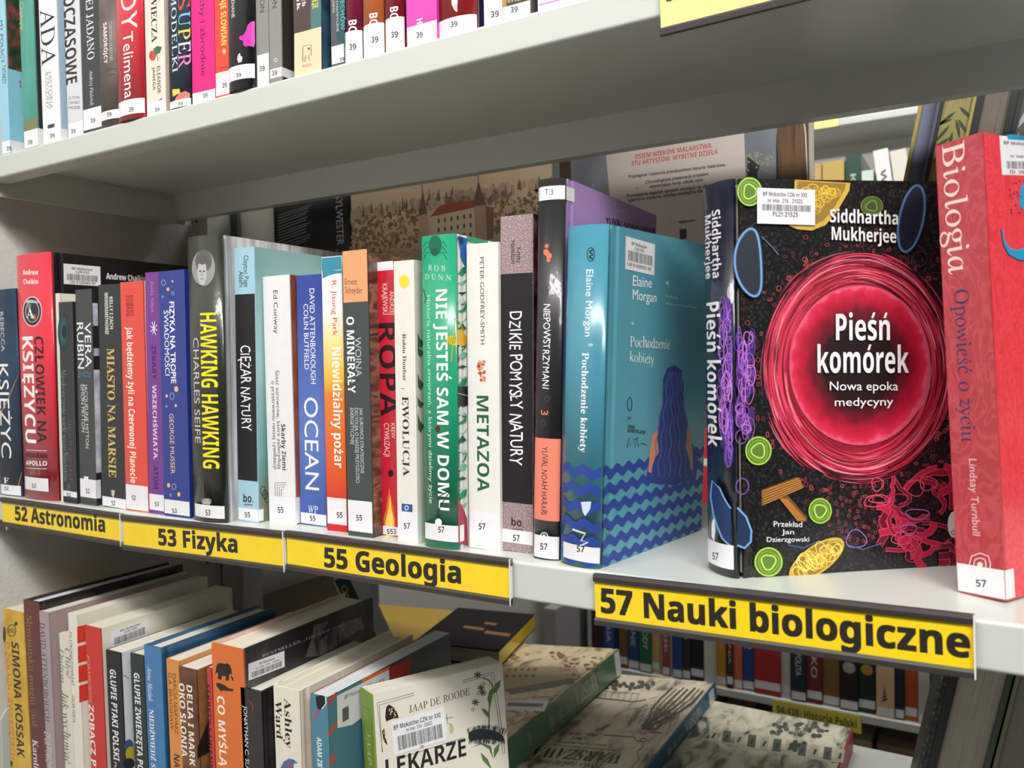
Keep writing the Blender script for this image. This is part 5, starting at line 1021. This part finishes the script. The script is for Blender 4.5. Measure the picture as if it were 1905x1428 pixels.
def lx(px, py, z, y=.31, s=.195): q = aty(px, py, y); return q.x-(q.z-z)*s
x_ = lambda px, py: lx(px, py, z0)
leaning('slate blue leaning album with an olive back edge, upper far side', x_(1711, 192), x_(1752, 188)-x_(1711, 192), le, z0, H2, OLV, (70, 72, 92), MG([(0, (104, 108, 130)), (1, (52, 54, 72))], 0, .004, .014))  # page block stands for a rounded spine; its shading is painted as a blend
r, p = leaning('leaning album with dark plant drawings on its olive fore-edge', x_(1753, 188), x_(1819, 178)-x_(1753, 188), le, z0, H2, (26, 26, 24), OLV, (150, 140, 92), b=.0024)
vs, fs = [], []
def leaf(x, z, a, L, w2):
    n = len(vs); ca, sa = math.cos(a), math.sin(a)
    for t, q in ((0, 0), (.3, w2), (.7, w2*.8), (1, 0), (.7, -w2*.8), (.3, -w2)): vs.append((x+(L*t)*ca-q*sa, .0026, z+(L*t)*sa+q*ca))
    fs.append(tuple(n+i for i in range(6)))
for i, (dx, dz, a) in enumerate(((.012, .246, -2.3), (.011, .24, -2.7), (.010, .235, -2.1), (.0135, .24, -1.2), (.013, .23, -1.6), (.012, .225, -2.4), (.014, .25, -.7), (.015, .24, -.9), (.010, .218, -2.0), (.014, .222, -1.1), (.012, .212, -1.8))): leaf(dx, dz, a, .017, .0012)
mesh('printed_leaves', vs, fs, M((60, 68, 44), 'matte'), p)
leaning('leaning album with black boards and grey leaves, upper far side', x_(1821, 176), x_(1899, 166)-x_(1821, 176), le, z0, H2, (18, 18, 18), (18, 18, 18), (116, 106, 98), b=.0055)
r, p = leaning('leaning album with pale leaf print at the right frame edge', x_(1901, 166), .03, le, z0, H2, (26, 28, 32), (90, 96, 104), (96, 92, 86))
vs, fs = [], []
for i in range(9): leaf(.006+(i % 3)*.005, .255-i*.012, -1.3-(i % 2)*.6, .022, .0022)
mesh('printed_leaves', vs, fs, M((150, 158, 170), 'matte'), p)
s2 = .21; le2 = math.atan(s2); z1 = -HT; y_ = lambda px, py: lx(px, py, z1, .31, s2)
leaning('dark speckled album leaning at the left of the lower far side stack', y_(1750, 1256), y_(1776, 1256)-y_(1750, 1256), le2, z1, .285, MN([(.45, (46, 50, 48)), (.7, (110, 118, 112))], 260, 2), (30, 32, 32), MN([(.45, (40, 44, 42)), (.7, (84, 92, 88))], 260, 2), group='leaning albums below')
r, p = leaning('thick album with black board and grey leaves leaning, lower far side', y_(1777, 1258), y_(1888, 1258)-y_(1777, 1258), le2, z1, .285, (22, 22, 22), (60, 74, 52), (178, 168, 158), b=.0045, group='leaning albums below')
leaning('olive board album leaning at the lower right frame edge', y_(1893, 1262), .034, le2, z1, .285, (116, 120, 86), (60, 60, 50), (140, 132, 126), group='leaning albums below')
b = Book('thin dark green book with yellow lettering leaning left, below the 55 sign', .020, .10, .235, Vector((-.612, .33, -HT)), R_(36), -.40, spine=(28, 62, 66), back=(196, 186, 150), front=(28, 62, 66), group='books lying in the far stack', kind='satin')
b.text('S', (.006, .225), (0, -.15), (.007, 0), 'Opowieści o Polsce i Litwie', (206, 190, 60), 'sans'); b.grid('S', .0005, .003, .001, .234, (196, 186, 150)); b.done()

# flat city albums, spine to the right, head towards us
GA = 'city albums lying flat'
def flat(label, xr, y_far, ztop, L, W, T, tilt, spine, front, pages=(214, 204, 180), cat='book', **k):
    ex = Vector((math.sin(tilt)*-1, 0, math.cos(tilt)))           # front normal
    ey = Vector((-math.cos(tilt), 0, -math.sin(tilt)))            # spine -> fore-edge
    ez = Vector((0, -1, 0))
    mt = Matrix((ex, ey, ez)).transposed().to_4x4(); mt.translation = Vector((xr, y_far, ztop))-ex*T
    return Book(label, T, W, L, mat4=mt, spine=spine, front=front, pages=pages, hard=True, group=GA, **k)
SEP = lambda a, c_, d_, sc: MN([(.36, a), (.47, c_), (.60, d_), (.7, d_)], sc, 7, stretch=(1, 2.2, 1), kind='satin', dist=.6)
b3 = flat('flat album with a grey green street photograph and red spine, lowest right', -.137, .583, -.3225, .29, .225, .026, 0, (170, 40, 50), SEP((70, 74, 66), (200, 196, 172), (232, 224, 198), 22), kind='satin')
for k in range(11): x = 130+k*74; b3.poly('F', 'S', [(x-60, 800+k*12), (x-14, 806+k*12), (x-24, 884+k*12), (x-72, 876+k*12)], (92, 96, 84) if k % 2 else (196, 190, 166)); b3.rect('F', 'S', x-50, 826+k*12, x-34, 860+k*12, (52, 56, 50))
b3.line('F', 'S', [(20, 860), (380, 930), (820, 1000)], 8, (206, 198, 172)); 
for i in range(40): b3.ell('F', 'S', rnd.uniform(430, 760), rnd.uniform(770, 850), rnd.uniform(8, 26), rnd.uniform(6, 16), rnd.choice([(70, 74, 66), (100, 102, 90)]), n=9, step=False)
for i in range(12): b3.ell('F', 'S', rnd.uniform(530, 620), rnd.uniform(880, 930), 14, 12, (60, 64, 56), n=9, step=False)
b3.done()
t2 = .10
b2 = flat('flat album with bare trees, upside-down WARSZAWA title and blue spine', -.309, .597, -.3035, .29, .225, .0205, t2, (28, 100, 146), SEP((120, 108, 92), (216, 200, 174), (236, 222, 196), 20), kind='satin')
for k in range(9):
    x = 1240+k*34; y = 850+(k % 3)*10; pts = [(x+120-k*8, y-12), (x+40-k*6, y+60), (x-20-k*10, y+130), (x-40-k*26, y+200+(k % 2)*60), (x-90-k*34, y+250)]
    b2.line('F', 'R', pts, 9 if k % 2 else 14, (88, 80, 68), name='illustration')
    for j in range(7): a = rnd.uniform(1.6, 3.0); q = rnd.uniform(.2, .9); bx = x+60-k*8-q*180; by = y+q*230; b2.line('F', 'R', [(bx, by), (bx+70*math.cos(a), by+60*math.sin(a))], 3.5, (104, 96, 82), step=False)
b2.line('F', 'R', [(820, 905), (1100, 935), (1180, 920)], 8, (110, 100, 84)); b2.line('F', 'R', [(850, 860), (1130, 880)], 4, (140, 128, 108))
for k in range(7): b2.line('F', 'R', [(870+k*44, 858+k*2), (850+k*44, 910+k*3)], 4, (140, 128, 108))
for i in range(34): b2.ell('F', 'R', rnd.uniform(890, 1240), rnd.uniform(800, 850), rnd.uniform(8, 20), rnd.uniform(8, 16), (84, 82, 68), n=8, step=False)
b2.lay += 1
b2.across('F', 'R', 1040, 1290, 440, 1240, -74, 'WARSZAWA', (34, 36, 36), 'serifb'); b2.across('F', 'R', 890, 1360, 330, 1318, -38, 'Było takie miasto', (40, 42, 40), 'ital')
b2.across('F', 'R', 980, 1262, 520, 1222, -12, 'na starych zdjęciach i kartach pocztowych', (70, 68, 62), 'sans'); b2.across('F', 'R', 940, 1228, 570, 1200, -12, 'z kolekcji Rafała Bielskiego', (70, 68, 62), 'sans'); b2.across('F', 'R', 798, 1178, 680, 1172, -18, 'TOM 2', (70, 68, 62), 'sans'); b2.across('F', 'R', 862, 1150, 668, 1140, -22, '1905 - 1918', (80, 76, 68), 'serifb')
b2.line('F', 'R', [(580, 1138), (656, 1142)], 4, (90, 110, 104)); b2.line('F', 'R', [(890, 1160), (1100, 1174), (1112, 1200), (1150, 1206), (1160, 1240), (1120, 1270), (1130, 1330), (1080, 1380)], 5, (90, 110, 104)); b2.ring('F', 'R', 1160, 1194, 22, 12, 4, (90, 110, 104)); b2.ring('F', 'R', 1160, 1144, 24, 8, 4, (176, 60, 60)); b2.line('F', 'R', [(1196, 1140), (1286, 1146)], 8, (190, 70, 66))
def on_spine(b, c, pts_from, pts_to, t, col, st, fr=(.25, .8)):
    v0 = b.loc('S', c, *pts_from)[1]; v1 = b.loc('S', c, *pts_to)[1]; u0, u1 = b.T*fr[0], b.T*fr[1]
    b.text('S', (u0, v0), (0, v1-v0), (u1-u0, 0), t, col, st)
on_spine(b2, 'R', (1330, 1340), (1440, 1170), 'Było takie miasto', (214, 220, 222), 'ital', (.3, .72)); on_spine(b2, 'R', (1450, 1160), (1555, 1000), 'WARSZAWA', (230, 234, 234), 'serifb', (.2, .82)); b2.grid('S', .002, b2.T-.002, .012, .034, M((232, 232, 236), 'gloss'), 'spine_sticker', 'root'); b2.done()
b1 = flat('flat album with a castle drawing and dark green spine, leftmost of the three', -.4455, .593, -.2795, .31, .155, .034, .115, (78, 124, 92), SEP((132, 110, 80), (226, 204, 160), (240, 222, 182), 24), kind='foil')
BR = (140, 118, 84)
b1.poly('F', 'R', [(200, 700), (520, 690), (700, 700), (740, 770), (640, 790), (470, 830), (260, 880), (210, 850)], (188, 164, 120)); b1.poly('F', 'R', [(215, 850), (470, 805), (680, 770), (690, 800), (560, 835), (260, 885)], (112, 98, 66))
for k in range(5):
    for j in range(2): b1.poly('F', 'R', [(240+k*44-j*14, 706+j*44), (262+k*44-j*14, 704+j*44), (252+k*44-j*14, 722+j*44), (230+k*44-j*14, 724+j*44)], (104, 88, 62))
for i in range(40): b1.ell('F', 'R', rnd.uniform(560, 860), rnd.uniform(620, 760), rnd.uniform(6, 22), rnd.uniform(4, 10), rnd.choice([(150, 124, 88), (128, 104, 72), (156, 88, 76)]), n=8, step=False)
for i in range(30): b1.ell('F', 'R', rnd.uniform(90, 330), rnd.uniform(600, 660), rnd.uniform(8, 24), rnd.uniform(3, 7), rnd.choice([(150, 140, 84), (120, 112, 70)]), n=8, step=False)
b1.lay += 1
for i in range(10): b1.ell('F', 'R', rnd.uniform(530, 620), rnd.uniform(596, 640), rnd.uniform(10, 24), 7, (160, 84, 80), n=8, step=False)
b1.poly('F', 'R', [(236, 926), (520, 924), (486, 1000), (200, 990)], M((206, 204, 204), 'gloss')); b1.poly('F', 'R', [(240, 938), (484, 946), (470, 970), (226, 962)], (92, 90, 92)); b1.ring('F', 'R', 430, 902, 30, 7, 4, (180, 70, 60)); b1.line('F', 'R', [(460, 902), (520, 898)], 6, (180, 70, 60))
b1.line('F', 'R', [(250, 1092), (300, 1080), (350, 1045), (372, 1010), (350, 988)], 6, (96, 124, 96))
on_spine(b1, 'R', (520, 1090), (690, 920), 'Było takie miasto', (206, 214, 206), 'ital', (.25, .75)); on_spine(b1, 'R', (700, 910), (840, 770), 'WARSZAWA', (226, 230, 226), 'serifb', (.2, .82)); on_spine(b1, 'R', (385, 1260), (400, 1200), 'TOM 4', (190, 200, 190), 'ital', (.3, .7))
b1.grid('S', .001, b1.T-.001, .001, .018, M((232, 232, 236), 'gloss'), 'spine_sticker', 'root'); b1.done()
# stack at the left of the far side
def slab(label, x0, y0, x1, y1, z0, T, cover, edge, rot=0, group='books lying in the far stack', deco=None):
    root = bpy.data.objects.new('book', None); COL.objects.link(root); tag(root, label, 'book', group)
    root.matrix_world = Matrix.Translation((x0, y0, z0)) @ Matrix.Rotation(rot, 4, 'Z'); w_, d_ = x1-x0, y1-y0
    box('front_cover', (0, 0, T-.002), (w_, d_, T), as_mat(cover, 'gloss'), root, .0004); box('back_cover', (0, 0, 0), (w_, d_, .002), as_mat(cover, 'gloss'), root, .0004)
    box('spine', (w_-.002, 0, .002), (w_, d_, T-.002), as_mat(edge, 'gloss'), root); box('pages', (0.001, .002, .002), (w_-.002, d_-.002, T-.002), MP((206, 200, 186), 2), root)
    return root
slab('white book at the bottom of the far stack', -.70, .465, -.604, .60, -HT, .03, (222, 224, 226), (200, 206, 214))
slab('grey book under the black one in the far stack', -.70, .468, -.604, .60, -HT+.0302, .026, (150, 154, 158), (222, 222, 222))
r = slab('black flat book with orange marks and yellow spine, top of the far stack', -.708, .462, -.577, .627, -HT+.0565, .024, M((17, 16, 17), 'matte'), (226, 196, 30), rot=.2)
c_ = [o for o in r.children if o.name.startswith('front_cover')][0]
for i, (x, y, w_, h_) in enumerate(((.045, .075, .034, .010), (.085, .06, .040, .012), (.07, .1, .02, .01))):
    mesh('cover_print', [(x, y, .0242), (x+w_, y-.004, .0242), (x+w_, y-.004+h_, .0242), (x, y+h_, .0242)], [(0, 1, 2, 3)], M((150, 92, 44), 'ink'), c_)
slab('mustard flat book left of the black one in the far stack', -.852, .44, -.712, .60, -HT, .074, (206, 164, 46), (222, 216, 200), rot=.2)

# ------------------------------------------------------------ bookcase across the next aisle
FY = 1.2
GB = 'books in the bookcase across the aisle'
shelf('upper shelf of the bookcase across the aisle', .578, -1.4+.5, 1.1, FY, FY+.25, .014, .02)
for z in (.198, -.183): shelf('shelf of the bookcase across the aisle at %s height' % ('eye' if z > 0 else 'waist'), z, -.86, 1.1, FY, FY+.25, .014, .02)
shelf('low shelf of the bookcase across the aisle above the paper-edge row', -.563, -.773, 1.1, FY, FY+.25, .017, .02)
shelf('bottom shelf of the bookcase across the aisle', -.943, -.773, 1.1, FY, FY+.25, .017, .02)
post('left upright of the bookcase across the aisle', -.7795, FY-.004, .006, .26, -1.3, .62, slots=False, mat=SHELF)
post('thin white divider of the bookcase across the aisle', -.4905, FY-.004, .0035, .06, -.562, -.19, slots=False, mat=SHELF)
root = post('curved grey end panel before the bookcase across the aisle', -.83, FY-.12, .03, .30, -1.3, -.41, slots=False)
post('beige square post far behind the 55 and 57 signs', -1.02+.13, FY+.35, .045, .05, -1.3, .2, slots=False, mat=M((176, 166, 150), 'satin'))
sign('yellow sign reading Historia Polski on the low shelf across the aisle', (1436, 1299), (1436, 1326), (1602, 1334), None, 'X', None) if False else None
def far_book(label, px0, px1, py, z, col, Y=FY+.004, H=.24, kind='satin', word=None, wc=(220, 216, 200), st=None, lean=0, deco=None, front=None):
    a = aty(px0, py, Y).x; e = aty(px1, py, Y).x
    b = Book(label, e-a, .17, H, Vector((a, Y, z)), 0, lean, spine=col, front=front, kind=kind, group=GB)
    if st is not None: b.grid('S', .0004, b.T-.0004, st[0], st[1], M((228, 228, 230), 'gloss'), 'spine_sticker', 'root')
    if word: b.text('S', (b.T*.3, H*.72), (0, -H*.5), (b.T*.38, 0), word, wc, 'sans')
    if deco: b.grid('S', b.T*.3, b.T*.7, H*.42, H*.54, deco, 'emblem')
    b.done(); return b
ZL = -.563
yx = lambda v: 1100+v/4.141
zx = lambda v: 1300+v/3.149
rows = [('black and red far book first after the upright', yx(18), yx(93), (58, 26, 28), None), ('cobalt blue far book second from the upright', yx(95), yx(180), (40, 80, 170), 'HISTORIA'), ('thin black far book beside the cobalt blue one', yx(182), yx(214), (40, 40, 44), None),
 ('brown far book left of the blue spine with a low sticker', yx(217), yx(281), (112, 84, 46), None), ('blue far book with a white sticker left of the green one', yx(285), yx(370), (34, 72, 130), 'POWSTANIE'), ('green far book left of the tan one', yx(373), yx(466), (30, 108, 62), 'RODOWODY'),
 ('tan far book right of the green one', yx(468), yx(530), (206, 164, 100), None), ('thin white far book between tan and brick red', yx(532), yx(548), (224, 220, 208), None), ('brick red far book with pale letters', yx(550), yx(606), (166, 72, 68), 'DZIEJE'), ('thin white far book right of the brick red one', yx(608), yx(626), (226, 222, 214), None),
 ('deep blue far book', yx(628), yx(700), (28, 66, 140), None), ('black far book with a pale head shape', yx(702), yx(764), (48, 48, 50), None), ('plain black far book left of the white one', yx(766), yx(868), (18, 18, 20), None), ('white far book left of the divider', yx(871), yx(948), (220, 218, 208), None),
 ('amber far book right of the divider', yx(962), yx(1040), (222, 160, 34), None), ('dark brown far book beside amber', yx(1044), yx(1095), (62, 44, 38), 'ZBRODNIA'), ('orange red far book', yx(1098), yx(1164), (222, 106, 64), None), ('blue far book with white capitals', yx(1167), yx(1256), (24, 68, 150), None),
 ('thick red far book with a low white sticker', yx(1258), yx(1460), (168, 40, 42), None), ('pale far book right of the thick red one', yx(1463), yx(1536), (206, 204, 198), None), ('navy far book with vertical lettering', yx(1541), yx(1655), (30, 44, 60), 'RZECZYPOSPOLITA'), ('dark crimson far book with vertical lettering', yx(1660), yx(1780), (112, 38, 42), 'WOJSKO'),
 ('olive brown far book above the Historia sign', yx(1785), zx(826), (134, 100, 44), None), ('black far book with a silver disc', zx(829), zx(934), (28, 28, 30), None), ('dark green far book with a golden disc', zx(937), zx(1036), (26, 46, 36), None), ('peach far book with a small ink drawing', zx(1040), zx(1147), (222, 182, 142), None),
 ('black and teal far book', zx(1151), zx(1204), (28, 44, 50), None), ('orange far book right of the black and teal one', zx(1207), zx(1282), (190, 82, 30), None), ('pale grey far book', zx(1285), zx(1354), (190, 184, 174), None), ('green far book behind the leaning albums', zx(1357), zx(1450), (66, 112, 96), 'HISTORYCZNY'),
 ('magenta far book seen between the leaning albums', 1862, 1892, (130, 34, 92), 'WARSZAWA'), ('thin brown far book hidden behind the leaning albums', 1762, 1776, (90, 60, 40), None)]
for i, (lab, p0, p1, q, wd) in enumerate(rows):
    py = 1277+(p0-1330)*.19; low_st = (.004, .020) if i % 3 else (.010, .026)
    if 'thick red' in lab: low_st = (.012, .028)
    b = far_book(lab, p0+.3, p1-.3, py, ZL, q, Y=FY+.004+(i*7 % 5)*.002, H=.24, word=wd, st=low_st if (p1-p0) > 9 else None)
    if 'disc' in lab:
        vs = [(b.T/2+b.T*.36*math.cos(a*math.pi/8), .085+b.T*.36*math.sin(a*math.pi/8)) for a in range(16)]; b.acc = {}; b.order = []; b.put('S', vs, [tuple(range(16))], (170, 166, 156) if 'silver' in lab else (190, 140, 60), 'emblem'); b.done()
    if 'white capitals' in lab: b.acc = {}; b.order = []; b.text('S', (b.T*.12, .105), (b.T*.7, 0), (0, .012), 'NIE', (230, 236, 240), 'sansb'); b.text('S', (b.T*.12, .088), (b.T*.7, 0), (0, .012), 'TO', (230, 236, 240), 'sansb'); b.done()
    if 'ink drawing' in lab: b.acc = {}; b.order = []; [b.put('S', [(b.T*(.3+.05*k), .03+.006*k), (b.T*(.62-.04*k), .036+.006*k), (b.T*(.6-.03*k), .04+.006*k), (b.T*(.34+.02*k), .035+.006*k)], [(0, 1, 2, 3)], (70, 60, 50), 'emblem') for k in range(5)]; b.done()
    if 'pale head' in lab: b.acc = {}; b.order = []; b.put('S', [(b.T*(.45+.3*math.cos(a*.6)), .105+.018*math.sin(a*.6)) for a in range(10)], [tuple(range(10))], (176, 174, 170), 'emblem'); b.done()
# waist-high row seen only through the gap beside the teal book
for i, (lab, x0, x1, q) in enumerate((('red far book seen in the gap beside the teal hardcover', -.512, -.486, (196, 46, 58)), ('dark blue far book seen in the gap beside the big cell book', -.485, -.44, (34, 50, 70)))):
    b = Book(lab, x1-x0, .17, .22, Vector((x0, FY+.004, -.183)), 0, 0, spine=q, group=GB); b.grid('S', .002, b.T-.002, .085, .10, (206, 204, 196), 'colour_block'); b.done()
# far books under the upper shelf
ZU = .198
for lab, p0, p1, pt, q, ln, wd in (('tan far book at the left of the gap above the cell book', 1512, 1528, 305, (198, 160, 110), 0, None), ('wide ochre far book with pale lettering', 1530, 1571, 302, (196, 164, 92), 0, 'SENSACJE'), ('dark green far book beside the ochre one', 1573, 1602, 288, (34, 70, 62), 0, 'KRONIKA'),
    ('short mint white far book', 1603, 1625, 318, (206, 222, 212), 0, None), ('white far book leaning left with black capitals', 1624, 1652, 279, (232, 232, 232), -.12, 'WOJENNE'), ('cream far book leaning beside the white one', 1655, 1686, 280, (222, 216, 206), -.12, None)):
    H = aty(p0, pt, FY+.006).z-ZU; f0 = lambda px: aty(px, pt, FY+.006).x
    x0 = f0(p0)+(-ln)*H if ln else f0(p0)
    b = Book(lab, (f0(p1)-f0(p0))*.98, .17, H, Vector((x0, FY+.006, ZU)), 0, ln, spine=q, group=GB)
    if wd: b.text('S', (b.T*.3, H*.88), (0, -H*.45), (b.T*.35, 0), wd, (60, 56, 50) if sum(q) > 500 else (180, 176, 150), 'sansb')
    b.done()
# row of fore-edges on the bottom shelf
xx = -.56; i = 0
rnd = random.Random(5)
ORD = ('first', 'second', 'third', 'fourth', 'fifth', 'sixth', 'seventh', 'eighth', 'ninth', 'tenth', 'eleventh', 'twelfth', 'thirteenth', 'fourteenth', 'fifteenth', 'sixteenth')
names = ('brown', 'sand', 'umber', 'grey brown', 'tan')
while xx < .12:
    w_ = rnd.uniform(.035, .085); q = [(142, 122, 96), (172, 150, 116), (124, 104, 84), (154, 142, 124), (184, 156, 118)][i % 5]
    root = bpy.data.objects.new('book', None); COL.objects.link(root); root.location = (xx, FY+.03, -.943)
    tag(root, '%s bound volume below the Historia Polski shelf, %s from the left' % (names[i % 5], ORD[i]), 'book', 'bound volumes on the bottom shelf')
    box('pages', (.003, .004, .003), (w_-.003, .2, .315), MP(q, 0, 700), root); box('front_cover', (w_-.003, 0, 0), (w_, .2, .32), M((44, 38, 32), 'matte'), root); box('back_cover', (0, 0, 0), (.003, .2, .32), M((44, 38, 32), 'matte'), root)
    xx += w_+.002; i += 1
# its yellow signs
def far_sign(label, px0, px1, py0, Y, h, t, card=(226, 212, 84)):
    a = aty(px0, py0, Y); e = aty(px1, py0, Y); L = e.x-a.x
    root = bpy.data.objects.new('section_sign', None); COL.objects.link(root); tag(root, label, 'sign'); mt = Matrix.Translation((a.x, Y, a.z-h)); root.matrix_world = mt
    class P(Face3): matrix = mt
    f = P(root, L); f.H = h; f.parts['S'] = box('card', (0, 0, 0), (L, .0015, h), M(card, 'gloss'), root)
    if t: f.text('S', (L*.05, h*.28), (L*.9, 0), (0, h*.42), t, (50, 46, 30), 'sansb')
    f.done()
far_sign('small yellow sign reading 94(438) Historia Polski across the aisle', 1437, 1602, 1301, FY-.003, .034, '94(438) Historia Polski')
far_sign('yellow sign on the shelf seen above the big cell book', 1497, 1560, 222, FY-.003, .022, None, card=(246, 236, 140))
